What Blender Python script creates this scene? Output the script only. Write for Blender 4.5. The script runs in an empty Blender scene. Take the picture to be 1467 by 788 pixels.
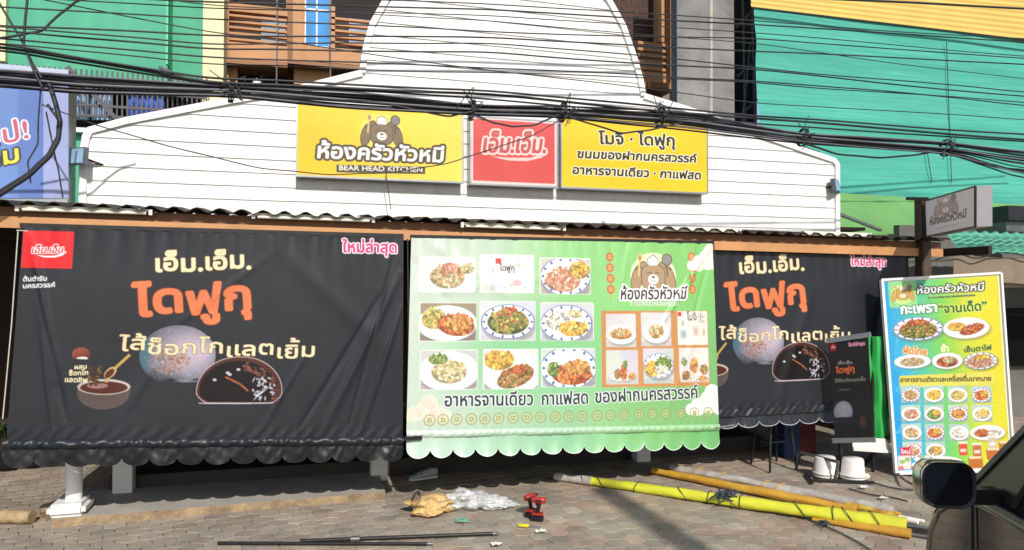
import bpy, bmesh, math, random
import numpy as np
from mathutils import Vector, Matrix, noise as mnoise

# ------------------------------------------------------------------ camera, sky, sun, exposure
SC = bpy.context.scene
COL = SC.collection
YAW, PITCH, FPX, PCX, PCY = math.radians(16.4), math.radians(1.135), 1060.0, 733.5, 394.0
CAM = Vector((0.0, -6.04, 1.75))
cam = bpy.data.cameras.new('camera')
cam.sensor_width = 36.0
cam.lens = FPX / 1467.0 * 36.0
cam.clip_start, cam.clip_end = 0.05, 1500
cam_o = bpy.data.objects.new('camera', cam)
COL.objects.link(cam_o)
cam_o.location = CAM
cam_o.rotation_euler = (math.pi / 2 + PITCH, 0, -YAW)
SC.camera = cam_o

SUN_EL = math.radians(35.5)
world = bpy.data.worlds.new('World')
SC.world = world
world.use_nodes = True
sky = world.node_tree.nodes.new('ShaderNodeTexSky')
sky.sky_type = 'NISHITA'
sky.sun_disc = False
sky.sun_elevation = SUN_EL
sky.sun_rotation = math.pi
bg = world.node_tree.nodes['Background']
world.node_tree.links.new(sky.outputs[0], bg.inputs[0])
bg.inputs[1].default_value = 0.14
sun = bpy.data.lights.new('sun', 'SUN')
sun.energy = 4.0
sun.angle = math.radians(0.5)
sun.color = (1.0, 0.955, 0.88)
sun_o = bpy.data.objects.new('sun', sun)
COL.objects.link(sun_o)
sun_o.rotation_euler = (math.pi / 2 - SUN_EL, 0, 0)
sun_o.location = (0, -20, 20)
SC.view_settings.view_transform = 'Standard'
SC.view_settings.look = 'None'
SC.view_settings.exposure = -0.1
SC.view_settings.gamma = 1.0
SC.view_settings.use_curve_mapping = False

# ------------------------------------------------------------------ measuring helpers
_f = Vector((math.sin(YAW) * math.cos(PITCH), math.cos(YAW) * math.cos(PITCH), math.sin(PITCH)))
_r = Vector((math.cos(YAW), -math.sin(YAW), 0))
_u = _r.cross(_f)
def ray(px, py):
    return _f + _r * ((px - PCX) / FPX) + _u * ((PCY - py) / FPX)
def at(px, py, Y):                      # the point of the vertical plane y = Y measured at that spot of the photograph
    d = ray(px, py)
    return CAM + d * ((Y - CAM.y) / d.y)
def gz(px, py, z=0.0):                  # the point of the level z
    d = ray(px, py)
    return CAM + d * ((z - CAM.z) / d.z)
def dep(px, py, k):
    return CAM + ray(px, py) * k

# ------------------------------------------------------------------ materials
def S(r, g=None, b=None):
    if g is None:
        r, g, b = r
    o = []
    for c in (r, g, b):
        c = c / 255.0
        o.append(c / 12.92 if c <= 0.04045 else ((c + 0.055) / 1.055) ** 2.4)
    return tuple(o)

def mat(name, col, rough=0.6, metal=0.0, var=0.12, scale=6.0, bump=0.0, bscale=40.0, col2=None, spec=0.5, coat=0.0, stretch=None):
    m = bpy.data.materials.new(name)
    m.use_nodes = True
    nt = m.node_tree
    b = nt.nodes['Principled BSDF']
    b.inputs['Roughness'].default_value = rough
    b.inputs['Metallic'].default_value = metal
    b.inputs['Specular IOR Level'].default_value = spec
    b.inputs['Coat Weight'].default_value = coat
    tc = nt.nodes.new('ShaderNodeTexCoord')
    n = nt.nodes.new('ShaderNodeTexNoise')
    n.inputs['Scale'].default_value = scale
    n.inputs['Detail'].default_value = 7
    n.inputs['Roughness'].default_value = 0.62
    if stretch:
        mp = nt.nodes.new('ShaderNodeMapping'); mp.inputs['Scale'].default_value = stretch
        nt.links.new(tc.outputs['Object'], mp.inputs['Vector']); nt.links.new(mp.outputs[0], n.inputs['Vector'])
    else:
        nt.links.new(tc.outputs['Object'], n.inputs['Vector'])
    r = nt.nodes.new('ShaderNodeValToRGB')
    r.color_ramp.elements[0].position = 0.3
    r.color_ramp.elements[1].position = 0.7
    c2 = col2 or tuple(c * (1 - var) for c in col)
    c1 = col if col2 else tuple(min(1, c * (1 + var)) for c in col)
    r.color_ramp.elements[0].color = (*c2, 1)
    r.color_ramp.elements[1].color = (*c1, 1)
    nt.links.new(n.outputs['Fac'], r.inputs['Fac'])
    nt.links.new(r.outputs[0], b.inputs['Base Color'])
    if bump:
        n2 = nt.nodes.new('ShaderNodeTexNoise')
        n2.inputs['Scale'].default_value = bscale
        n2.inputs['Detail'].default_value = 5
        nt.links.new(tc.outputs['Object'], n2.inputs['Vector'])
        bp = nt.nodes.new('ShaderNodeBump')
        bp.inputs['Strength'].default_value = bump
        bp.inputs['Distance'].default_value = 0.02
        nt.links.new(n2.outputs['Fac'], bp.inputs['Height'])
        nt.links.new(bp.outputs[0], b.inputs['Normal'])
    return m

def print_mat(name, rough=0.4, spec=0.5, coat=0.0, noise=0.06, dirt=3.0):
    m = bpy.data.materials.new(name)
    m.use_nodes = True
    nt = m.node_tree
    b = nt.nodes['Principled BSDF']
    b.inputs['Roughness'].default_value = rough
    b.inputs['Specular IOR Level'].default_value = spec
    b.inputs['Coat Weight'].default_value = coat
    b.inputs['Coat Roughness'].default_value = 0.12
    a = nt.nodes.new('ShaderNodeAttribute')
    a.attribute_name = 'ink'
    tc = nt.nodes.new('ShaderNodeTexCoord')
    n = nt.nodes.new('ShaderNodeTexNoise')
    n.inputs['Scale'].default_value = dirt
    n.inputs['Detail'].default_value = 8
    nt.links.new(tc.outputs['Object'], n.inputs['Vector'])
    mr = nt.nodes.new('ShaderNodeMapRange')
    mr.inputs['From Min'].default_value = 0.3
    mr.inputs['From Max'].default_value = 0.7
    mr.inputs['To Min'].default_value = 1 - noise * 2
    mr.inputs['To Max'].default_value = 1.0
    nt.links.new(n.outputs['Fac'], mr.inputs['Value'])
    mx = nt.nodes.new('ShaderNodeMix')
    mx.data_type = 'RGBA'
    mx.blend_type = 'MULTIPLY'
    mx.inputs[0].default_value = 1
    nt.links.new(a.outputs['Color'], mx.inputs[6])
    nt.links.new(mr.outputs[0], mx.inputs[7])
    nt.links.new(mx.outputs[2], b.inputs['Base Color'])
    return m

M = {}
M['vinyl'] = print_mat('printed_vinyl', 0.36, 0.5, 0.0, 0.05)
M['acrylic'] = print_mat('printed_acrylic', 0.32, 0.5, 0.0, 0.08, 1.8)
M['board'] = print_mat('printed_board', 0.45, 0.4, 0.0, 0.04)
M['white_paint'] = mat('white_paint', S(238, 236, 232), 0.55, var=0.05, scale=2.2, bump=0.05)
M['cladding'] = mat('white_cladding', S(240, 238, 236), 0.55, scale=2.0, bump=0.06, bscale=18, col2=S(222, 219, 214), stretch=(3.5, 3.5, .6))
M['brown_beam'] = mat('brown_beam', S(196, 142, 92), 0.55, var=0.16, scale=3.5, bump=0.08)
M['brown_board'] = mat('brown_board', S(120, 82, 54), 0.6, var=0.2, scale=4)
M['roof_sheet'] = mat('roof_sheet', S(44, 36, 32), 0.7, var=0.25, scale=5)
M['alu'] = mat('aluminium', S(170, 172, 176), 0.35, 0.85, 0.1, 12)
M['steel'] = mat('grey_steel', S(120, 122, 124), 0.45, 0.7, 0.2, 14)
M['dark_steel'] = mat('dark_steel', S(44, 42, 42), 0.45, 0.4, 0.25, 14)
M['cable'] = mat('cable_rubber', S(44, 44, 50), 0.5, var=0.3, scale=9)
M['cable_grey'] = mat('cable_grey', S(104, 104, 112), 0.5, var=0.2, scale=9)
M['black_plastic'] = mat('black_plastic', S(26, 26, 28), 0.4, var=0.2)
M['concrete'] = mat('concrete', S(178, 172, 162), 0.85, var=0.18, scale=3.2, bump=0.25)
M['raw_concrete'] = mat('raw_concrete', S(150, 148, 146), 0.9, scale=1.6, bump=0.3, bscale=10, col2=S(96, 94, 92))
M['step_edge'] = mat('step_edge', S(176, 152, 118), 0.9, scale=9, bump=0.7, bscale=36, col2=S(120, 100, 80))
M['floor_dark'] = mat('floor_tile', S(56, 50, 46), 0.6, var=0.2, scale=3)  # tile tone lowered to deepen the shade under the awning
M['wood_dark'] = mat('dark_wood', S(46, 30, 24), 0.7, var=0.25, scale=5)  # wood tone lowered too, so the covered interior reads shaded
M['green_wall'] = mat('green_wall', S(84, 178, 142), 0.7, scale=1.1, bump=0.04, col2=S(70, 158, 126), stretch=(2.5, 2.5, .8))
M['cream'] = mat('cream_paint', S(236, 226, 176), 0.65, var=0.06, scale=1.5)
M['tan'] = mat('tan_paint', S(190, 140, 96), 0.65, var=0.12, scale=1.5, bump=0.05)
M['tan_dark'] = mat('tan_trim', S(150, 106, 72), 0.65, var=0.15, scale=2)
M['dark_void'] = mat('dark_room', S(36, 30, 28), 0.8, var=0.3, scale=2)  # near-black colour stands in for the shade of unlit rooms and gaps
M['blue_glass'] = mat('blue_glass', S(60, 140, 205), 0.15, var=0.25, scale=2.5)
M['pale_glass'] = mat('pale_glass', S(140, 172, 200), 0.15, var=0.25, scale=3)
M['blue_cloth'] = mat('blue_curtain', S(70, 104, 190), 0.8, var=0.3, scale=2.5)
M['rail'] = mat('railing_paint', S(84, 78, 82), 0.5, 0.2, 0.2, 10)
M['lime_roof'] = mat('lime_roof', S(106, 158, 90), 0.6, var=0.12, scale=2)
M['yellow_sheet'] = mat('yellow_sheet', S(226, 188, 98), 0.5, var=0.07, scale=1.5)
M['teal_roof'] = mat('teal_roof', S(104, 184, 156), 0.5, var=0.15, scale=2.5)
M['beige_cloth'] = mat('beige_cloth', S(134, 118, 100), 0.85, var=0.15, scale=2.5)
M['post_wood'] = mat('post_wood', S(92, 76, 62), 0.85, scale=8, bump=0.4, bscale=20, col2=S(58, 48, 42))
M['grey_box'] = mat('grey_box', S(150, 146, 150), 0.45, var=0.06)
M['yellow_vinyl'] = mat('lime_vinyl', S(214, 212, 58), 0.42, var=0.1, scale=4, bump=0.35, bscale=11)
M['ochre_vinyl'] = mat('ochre_vinyl', S(224, 172, 62), 0.45, scale=6, bump=0.35, bscale=11, col2=S(190, 140, 50))
M['pale_vinyl'] = mat('pale_vinyl', S(206, 200, 190), 0.5, scale=9, col2=S(150, 140, 130), bump=0.1)
M['rope'] = mat('rope', S(60, 70, 74), 0.9, var=0.3, scale=30)
M['rope_pale'] = mat('rope_pale', S(196, 190, 176), 0.9, var=0.15, scale=30)
M['red_tool'] = mat('red_tool', S(166, 46, 36), 0.4, var=0.12, scale=20)
M['yellow_handle'] = mat('yellow_handle', S(226, 206, 40), 0.35, var=0.1)
M['sack'] = mat('yellow_sack', S(222, 192, 134), 0.6, scale=9, bump=0.5, bscale=22, col2=S(190, 150, 88))
M['leaf'] = mat('leaf', S(74, 110, 50), 0.5, var=0.35, scale=12)
M['log'] = mat('log_wood', S(190, 166, 128), 0.85, scale=8, col2=S(128, 102, 74), bump=0.3)
M['white_plastic'] = mat('white_plastic', S(226, 222, 214), 0.4, var=0.06, scale=6)
M['red_plastic'] = mat('red_plastic', S(104, 32, 28), 0.5, var=0.2)
M['blue_plastic'] = mat('blue_plastic', S(30, 58, 104), 0.5, var=0.2)
M['green_vinyl'] = mat('green_vinyl', S(50, 172, 82), 0.42, var=0.15, scale=5, bump=0.1)
M['car_paint'] = mat('car_paint', S(40, 35, 30), 0.12, 0.2, 0.08, 3, coat=1.0)
M['car_glass'] = mat('car_glass', S(14, 15, 15), 0.06, 0, 0.1, 3, spec=.25)
M['mirror_dark'] = mat('mirror_glass', S(10, 13, 24), 0.25, 0, 0.1, 3)
M['chrome'] = mat('chrome', S(190, 196, 194), 0.15, 0.95, 0.06, 8)
M['rubber'] = mat('tyre_rubber', S(28, 28, 28), 0.8, var=0.2)
M['asphalt'] = mat('asphalt', S(70, 68, 66), 0.9, var=0.25, scale=12, bump=0.3)
M['paper'] = mat('paper_scrap', S(220, 214, 204), 0.7, var=0.08)
M['tube'] = mat('tube_white', S(226, 222, 206), 0.4, var=0.06)
M['shoe'] = mat('shoe_cloth', S(170, 172, 178), 0.7, var=0.1)

def paver_mat():
    m = bpy.data.materials.new('pavers')
    m.use_nodes = True
    nt = m.node_tree
    b = nt.nodes['Principled BSDF']
    b.inputs['Roughness'].default_value = 0.88
    b.inputs['Specular IOR Level'].default_value = 0.25
    a = nt.nodes.new('ShaderNodeAttribute'); a.attribute_name = 'ink'
    tc = nt.nodes.new('ShaderNodeTexCoord')
    n = nt.nodes.new('ShaderNodeTexNoise'); n.inputs['Scale'].default_value = 2.3; n.inputs['Detail'].default_value = 9; n.inputs['Roughness'].default_value = 0.7
    n2 = nt.nodes.new('ShaderNodeTexNoise'); n2.inputs['Scale'].default_value = 90; n2.inputs['Detail'].default_value = 4
    for k in (n, n2): nt.links.new(tc.outputs['Object'], k.inputs['Vector'])
    mr = nt.nodes.new('ShaderNodeMapRange')
    for i, v in (('From Min', .32), ('From Max', .68), ('To Min', .66), ('To Max', 1.16)): mr.inputs[i].default_value = v
    nt.links.new(n.outputs['Fac'], mr.inputs['Value'])
    mr2 = nt.nodes.new('ShaderNodeMapRange')
    for i, v in (('From Min', .3), ('From Max', .7), ('To Min', .8), ('To Max', 1.15)): mr2.inputs[i].default_value = v
    nt.links.new(n2.outputs['Fac'], mr2.inputs['Value'])
    mul = nt.nodes.new('ShaderNodeMath'); mul.operation = 'MULTIPLY'
    nt.links.new(mr.outputs[0], mul.inputs[0]); nt.links.new(mr2.outputs[0], mul.inputs[1])
    mx = nt.nodes.new('ShaderNodeMix'); mx.data_type = 'RGBA'; mx.blend_type = 'MULTIPLY'; mx.inputs[0].default_value = 1
    nt.links.new(a.outputs['Color'], mx.inputs[6]); nt.links.new(mul.outputs[0], mx.inputs[7])
    nt.links.new(mx.outputs[2], b.inputs['Base Color'])
    bp = nt.nodes.new('ShaderNodeBump'); bp.inputs['Strength'].default_value = 0.35; bp.inputs['Distance'].default_value = 0.01
    nt.links.new(n2.outputs['Fac'], bp.inputs['Height']); nt.links.new(bp.outputs[0], b.inputs['Normal'])
    return m
M['paver'] = paver_mat()

def net_mat():
    m = bpy.data.materials.new('construction_net')
    m.use_nodes = True
    nt = m.node_tree
    b = nt.nodes['Principled BSDF']; b.inputs['Roughness'].default_value = 0.8
    tc = nt.nodes.new('ShaderNodeTexCoord')
    mp = nt.nodes.new('ShaderNodeMapping'); mp.inputs['Scale'].default_value = (0.25, 1, 9)
    n = nt.nodes.new('ShaderNodeTexNoise'); n.inputs['Scale'].default_value = 3.2; n.inputs['Detail'].default_value = 8; n.inputs['Roughness'].default_value = .7
    nt.links.new(tc.outputs['Object'], mp.inputs['Vector']); nt.links.new(mp.outputs[0], n.inputs['Vector'])
    r = nt.nodes.new('ShaderNodeValToRGB')
    r.color_ramp.elements[0].position = .32; r.color_ramp.elements[1].position = .68
    r.color_ramp.elements[0].color = (*S(60, 154, 136), 1); r.color_ramp.elements[1].color = (*S(88, 184, 165), 1)
    nt.links.new(n.outputs['Fac'], r.inputs['Fac']); nt.links.new(r.outputs[0], b.inputs['Base Color'])
    return m
M['net'] = net_mat()

def bag_mat():
    m = bpy.data.materials.new('clear_plastic')
    m.use_nodes = True
    nt = m.node_tree
    b = nt.nodes['Principled BSDF']
    b.inputs['Base Color'].default_value = (.82, .83, .82, 1); b.inputs['Roughness'].default_value = 0.22
    tr = nt.nodes.new('ShaderNodeBsdfTransparent'); mx = nt.nodes.new('ShaderNodeMixShader')
    n = nt.nodes.new('ShaderNodeTexNoise'); n.inputs['Scale'].default_value = 9; n.inputs['Detail'].default_value = 6
    mr = nt.nodes.new('ShaderNodeMapRange'); mr.inputs['To Min'].default_value = .15; mr.inputs['To Max'].default_value = .75; mr.inputs['From Min'].default_value = .35; mr.inputs['From Max'].default_value = .65
    tc = nt.nodes.new('ShaderNodeTexCoord')
    nt.links.new(tc.outputs['Object'], n.inputs['Vector']); nt.links.new(n.outputs['Fac'], mr.inputs['Value'])
    nt.links.new(mr.outputs[0], mx.inputs[0]); nt.links.new(tr.outputs[0], mx.inputs[1]); nt.links.new(b.outputs[0], mx.inputs[2])
    nt.links.new(mx.outputs[0], nt.nodes['Material Output'].inputs[0])
    return m
M['bag'] = bag_mat()

# ------------------------------------------------------------------ object helpers
def thing(name, label, cat, loc=(0, 0, 0), group=None):
    o = bpy.data.objects.new(name, None)
    COL.objects.link(o)
    o.location = loc
    o.empty_display_size = 0.1
    tag(o, label, cat, group)
    return o
def tag(o, label=None, cat=None, group=None, kind=None):
    if label: o['label'] = label
    if cat: o['category'] = cat
    if group: o['group'] = group
    if kind: o['kind'] = kind
    return o
def base_of(p):
    v = Vector((0, 0, 0))
    while p is not None:
        v += p.location
        p = p.parent
    return v
def copy_tree(o, parent=None):
    c = o.copy(); COL.objects.link(c); c.parent = parent
    for ch in list(o.children): copy_tree(ch, c)
    return c
def frame_of(d, hint=Vector((0, 0, 1))):
    d = d.normalized()
    if abs(d.dot(hint)) > 0.95: hint = Vector((1, 0, 0))
    a = d.cross(hint).normalized()
    return a, a.cross(d).normalized()
class MB:
    def __init__(s): s.v = []; s.f = []; s.smooth = []
    def add(s, vs, fs, smooth=False):
        n = len(s.v); s.v += [tuple(v) for v in vs]
        for f in fs: s.f.append(tuple(i + n for i in f)); s.smooth.append(smooth)
        return s
    def box(s, lo, hi, bev=0.0):
        x0, y0, z0 = (min(a, b) for a, b in zip(lo, hi)); x1, y1, z1 = (max(a, b) for a, b in zip(lo, hi))
        b = min(bev, (x1 - x0) * .4, (y1 - y0) * .4, (z1 - z0) * .4)
        if b <= 0:
            return s.add([(x0,y0,z0),(x1,y0,z0),(x1,y1,z0),(x0,y1,z0),(x0,y0,z1),(x1,y0,z1),(x1,y1,z1),(x0,y1,z1)],
                  [(0,3,2,1),(4,5,6,7),(0,1,5,4),(1,2,6,5),(2,3,7,6),(3,0,4,7)])
        bm = bmesh.new(); bmesh.ops.create_cube(bm, size=1)
        for v in bm.verts: v.co = Vector(((x0+x1)/2 + v.co.x*(x1-x0), (y0+y1)/2 + v.co.y*(y1-y0), (z0+z1)/2 + v.co.z*(z1-z0)))
        bmesh.ops.bevel(bm, geom=bm.edges[:], offset=b, segments=2, affect='EDGES')
        bm.verts.index_update()
        s.add([v.co for v in bm.verts], [[v.index for v in f.verts] for f in bm.faces]); bm.free(); return s
    def obox(s, c, ax, ay, az):            # oriented box: centre and three half-axis vectors
        c = Vector(c); vs = [c + ax*i + ay*j + az*k for k in (-1,1) for j in (-1,1) for i in (-1,1)]
        return s.add(vs, [(0,2,3,1),(4,5,7,6),(0,1,5,4),(1,3,7,5),(3,2,6,7),(2,0,4,6)])
    def bar(s, p0, p1, w, h):
        p0, p1 = Vector(p0), Vector(p1); d = p1 - p0; a, b = frame_of(d)
        return s.obox((p0+p1)/2, d/2, a*w/2, b*h/2)
    def tube(s, pts, r, n=8, cap=True):
        pts = [Vector(p) for p in pts]; rs = r if isinstance(r, (list, tuple)) else [r]*len(pts)
        vs, fs = [], []; pa = None
        for i, p in enumerate(pts):
            d = pts[min(i+1, len(pts)-1)] - pts[max(i-1, 0)]
            if d.length < 1e-9: d = Vector((0,0,1))
            d.normalize()
            if pa is None: a, b = frame_of(d)
            else:
                a = pa - d*pa.dot(d)
                if a.length < 1e-5: a, _ = frame_of(d)
                a.normalize(); b = a.cross(d)
            pa = a
            for k in range(n):
                t = 2*math.pi*k/n; vs.append(p + (a*math.cos(t) + b*math.sin(t))*rs[i])
        for i in range(len(pts)-1):
            for k in range(n): fs.append((i*n+k, i*n+(k+1)%n, (i+1)*n+(k+1)%n, (i+1)*n+k))
        s.add(vs, fs, True)
        if cap: s.add(vs[:n], [tuple(range(n))]); s.add(vs[-n:], [tuple(reversed(range(n)))])
        return s
    def cyl(s, p0, p1, r0, r1=None, n=16): return s.tube([p0, p1], [r0, r0 if r1 is None else r1], n)
    def lathe(s, c, prof, n=24):
        c = Vector(c); vs = [c + Vector((r*math.cos(2*math.pi*k/n), r*math.sin(2*math.pi*k/n), z)) for r, z in prof for k in range(n)]
        return s.add(vs, [(i*n+k, i*n+(k+1)%n, (i+1)*n+(k+1)%n, (i+1)*n+k) for i in range(len(prof)-1) for k in range(n)], True)
    def build(s, name, m, parent=None, smooth=None, loc=None):
        me = bpy.data.meshes.new(name)
        org = base_of(parent) if parent is not None else Vector(loc or (0, 0, 0))
        me.from_pydata([(v[0]-org.x, v[1]-org.y, v[2]-org.z) for v in s.v], [], s.f)
        me.polygons.foreach_set('use_smooth', [bool(a) if smooth is None else smooth for a in s.smooth])
        me.materials.append(m); me.update()
        o = bpy.data.objects.new(name, me); COL.objects.link(o)
        if parent is not None: o.parent = parent
        else: o.location = org
        return o
def spline(pts, n=8):
    pts = [Vector(p) for p in pts]; out = []
    P = [pts[0]*2-pts[1]] + pts + [pts[-1]*2-pts[-2]]
    for i in range(1, len(P)-2):
        for k in range(n):
            t = k/n; a, b, c, d = P[i-1], P[i], P[i+1], P[i+2]
            out.append(0.5*((2*b) + (c-a)*t + (2*a-5*b+4*c-d)*t*t + (3*b-a-3*c+d)*t**3))
    return out + [pts[-1]]

# ------------------------------------------------------------------ printed artwork: colours carried by the vertices of fine sheets
_tc = bpy.data.curves.new('type_tmp', 'FONT'); _to = bpy.data.objects.new('type_tmp', _tc); COL.objects.link(_to)
_cache = {}
def _splines(body):
    _tc.body = body
    dg = bpy.context.evaluated_depsgraph_get(); dg.update()
    ev = _to.evaluated_get(dg); k = ev.to_curve(dg); out = []
    for sp in k.splines:
        bp = sp.bezier_points; poly = []
        for i in range(len(bp)):
            a, b = bp[i], bp[(i+1) % len(bp)]
            p0, p1, p2, p3 = (np.array(v[:2]) for v in (a.co, a.handle_right, b.handle_left, b.co))
            for t in (0, .25, .5, .75): poly.append((1-t)**3*p0 + 3*(1-t)**2*t*p1 + 3*(1-t)*t*t*p2 + t**3*p3)
        if len(poly) > 2: out.append(np.array(poly))
    ev.to_curve_clear()
    return out
UPPER, TONE = set('\u0e34\u0e35\u0e36\u0e37\u0e31\u0e47\u0e4d'), set('\u0e48\u0e49\u0e4a\u0e4b\u0e4c')
def outlines(s):
    if s in _cache: return _cache[s]
    plain = ''; lifted = []
    for i, ch in enumerate(s):
        if ch in TONE and plain and plain[-1] in UPPER: lifted.append((plain, ch))
        else: plain += ch
    out = _splines(plain)
    for pre, ch in lifted:
        n0 = len(_splines(pre)); more = _splines(pre + ch)[n0:]
        out += [p + np.array((0.02, 0.24)) for p in more]
    _cache[s] = out
    return out
def winding(polys, nx, ny):
    W = np.zeros((ny, nx + 1), np.int16)
    for P in polys:
        Q = np.roll(P, -1, 0)
        for (x0, y0), (x1, y1) in zip(P, Q):
            if y0 == y1: continue
            sg = 1
            if y0 > y1: x0, y0, x1, y1, sg = x1, y1, x0, y0, -1
            r0, r1 = max(0, math.ceil(y0 - .5)), min(ny - 1, math.ceil(y1 - .5) - 1)
            if r1 < r0: continue
            r = np.arange(r0, r1 + 1)
            c = np.clip(np.ceil(x0 + (r + .5 - y0)*(x1 - x0)/(y1 - y0) - .5), 0, nx).astype(int)
            np.add.at(W, (r, c), sg)
    return np.cumsum(W, 1)[:, :nx] != 0
def dilate(mk, r):
    if r < .5: return mk
    out = mk.copy(); H, Wd = mk.shape
    offs = set()
    q = r
    while q >= .5:
        for k in range(28):
            offs.add((round(q*math.sin(k*math.pi/14)), round(q*math.cos(k*math.pi/14))))
        q -= 1.6
    for dy, dx in offs:
        out[max(0,dy):H+min(0,dy), max(0,dx):Wd+min(0,dx)] |= mk[max(0,-dy):H-max(0,dy), max(0,-dx):Wd-max(0,dx)]
    return out
class Art:
    def __init__(s, w, h, cell, col):
        s.w, s.h = w, h; s.nx, s.ny = max(2, round(w/cell)), max(2, round(h/cell))
        s.c = w/s.nx; s.cy = h/s.ny
        s.img = np.empty((s.ny+1, s.nx+1, 3)); s.img[:] = np.array(col, float)/255
        s.x = np.linspace(0, w, s.nx+1); s.y = np.linspace(0, h, s.ny+1)
    def win(s, x0, y0, x1, y1):
        i0, i1 = np.searchsorted(s.x, [x0 - s.c, x1 + s.c]); j0, j1 = np.searchsorted(s.y, [y0 - s.c, y1 + s.c])
        return slice(j0, j1), slice(i0, i1)
    def put(s, sl, a, col):
        col = np.asarray(col, float)/255
        s.img[sl] = s.img[sl]*(1 - a[..., None]) + col*a[..., None]
    def ell(s, cx, cy, rx, ry, col, rot=0.0, a=1.0, soft=1.0, ring=None, shade=0.0):
        R = max(rx, ry)*1.05 + s.c*soft; sl = s.win(cx-R, cy-R, cx+R, cy+R)
        X, Y = np.meshgrid(s.x[sl[1]] - cx, s.y[sl[0]] - cy)
        if X.size == 0: return
        cr, sr = math.cos(rot), math.sin(rot); u = (X*cr + Y*sr)/rx; v = (-X*sr + Y*cr)/ry
        d = np.sqrt(u*u + v*v); e = min(rx, ry)
        m = np.clip((1 - d)*e/(s.c*soft) + .5, 0, 1)
        if ring: m = m*np.clip((d - (1 - ring/e))*e/s.c + .5, 0, 1)
        c = np.asarray(col, float)
        if shade: c = c*(1 + shade*(-u*.4 - v*.8))[..., None]
        s.put(sl, m*a, np.clip(c, 0, 255))
    def rect(s, x0, y0, x1, y1, col, r=0.0, a=1.0):
        sl = s.win(x0, y0, x1, y1); X, Y = np.meshgrid(s.x[sl[1]], s.y[sl[0]])
        if X.size == 0: return
        qx = np.abs(X - (x0+x1)/2) - (x1-x0)/2 + r; qy = np.abs(Y - (y0+y1)/2) - (y1-y0)/2 + r
        d = np.hypot(np.maximum(qx, 0), np.maximum(qy, 0)) + np.minimum(np.maximum(qx, qy), 0) - r
        s.put(sl, np.clip(.5 - d/s.c, 0, 1)*a, col)
    def mask(s, polys, dil=0.0, ss=3):
        A = np.concatenate(polys); pad = dil + 2*s.c
        sl = s.win(A[:,0].min()-pad, A[:,1].min()-pad, A[:,0].max()+pad, A[:,1].max()+pad)
        gx, gy = s.x[sl[1]], s.y[sl[0]]
        if len(gx) == 0 or len(gy) == 0: return None, None
        kx, ky = ss/s.c, ss/s.cy
        P = [np.stack([(p[:,0] - gx[0] + s.c/2)*kx, (p[:,1] - gy[0] + s.cy/2)*ky], 1) for p in polys]
        mk = dilate(winding(P, len(gx)*ss, len(gy)*ss), dil*kx)
        return sl, mk.reshape(len(gy), ss, len(gx), ss).mean((1, 3))
    def poly(s, pts, col, a=1.0, dil=0.0):
        sl, m = s.mask([np.asarray(pts, float)], dil)
        if sl: s.put(sl, m*a, col)
    def line(s, pts, w, col, a=1.0):
        for p, q in zip(pts, pts[1:]):
            p, q = np.array(p, float), np.array(q, float); n = np.array((-(q-p)[1], (q-p)[0])); n = n/(np.linalg.norm(n)+1e-9)*w/2
            s.poly([p+n, q+n, q-n, p-n], col, a)
    def text(s, body, p0, p1, col, bold=0.0, rings=(), ysc=1.0, shear=0.0, arc=0.0, wob=0.0, a=1.0, h=None):
        P = [p.copy() for p in outlines(body)]
        A = np.concatenate(P); xm, xM = A[:,0].min(), A[:,0].max()
        p0, p1 = np.array(p0, float), np.array(p1, float); L = np.linalg.norm(p1 - p0); k = L/(xM - xm)
        e = (p1 - p0)/L; n = np.array((e[1], -e[0]))
        ky = k*ysc if h is None else h/0.7
        out = []
        for p in P:
            t = (p[:,0] - xm)/(xM - xm); y = p[:,1]*ky + arc*(1 - (2*t - 1)**2)*L
            if wob: y = y + wob*np.sin(np.round(p[:,0].mean()*1.4)*2.1)*L
            x = (p[:,0] - xm)*k + shear*p[:,1]*ky
            out.append(p0 + x[:,None]*e + y[:,None]*n)
        for d, c in list(rings) + [(0, col)]:
            sl, m = s.mask(out, (bold + d)*ky)
            if sl: s.put(sl, m*a, c)
    def grain(s, amp, seed=1):
        s.img = np.clip(s.img*(1 + amp*np.random.default_rng(seed).standard_normal(s.img.shape[:2] + (1,))), 0, 1)
class Quad:                                 # a flat four-cornered sheet; xy() gives the place on it of a spot measured in the photograph
    def __init__(s, TL, TR, BR, BL):
        s.c = [Vector(p) for p in (TL, TR, BR, BL)]
        s.w = ((s.c[1]-s.c[0]).length + (s.c[2]-s.c[3]).length)/2; s.h = ((s.c[3]-s.c[0]).length + (s.c[2]-s.c[1]).length)/2
        s.n = (s.c[1]-s.c[0]).cross(s.c[3]-s.c[0]).normalized()
        if s.n.y > 0: s.n = -s.n
    def P(s, u, v):
        a, b, c, d = s.c; return (a*(1-u) + b*u)*(1-v) + (d*(1-u) + c*u)*v
    def xy(s, px, py):
        d = ray(px, py); q = CAM + d*((s.c[0]-CAM).dot(s.n)/d.dot(s.n)); u = v = .5
        for _ in range(12):
            r = s.P(u, v) - q; a, b, c, e = s.c
            du = (b-a)*(1-v) + (c-e)*v; dv = (e-a)*(1-u) + (c-b)*u
            A11, A12, A22 = du.dot(du), du.dot(dv), dv.dot(dv); b1, b2 = du.dot(r), dv.dot(r); D = A11*A22 - A12*A12
            u -= (b1*A22 - b2*A12)/D; v -= (A11*b2 - A12*b1)/D
        return (u*s.w, v*s.h)
def lin(a):
    return np.where(a <= .04045, a/12.92, ((a + .055)/1.055)**2.4)
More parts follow.
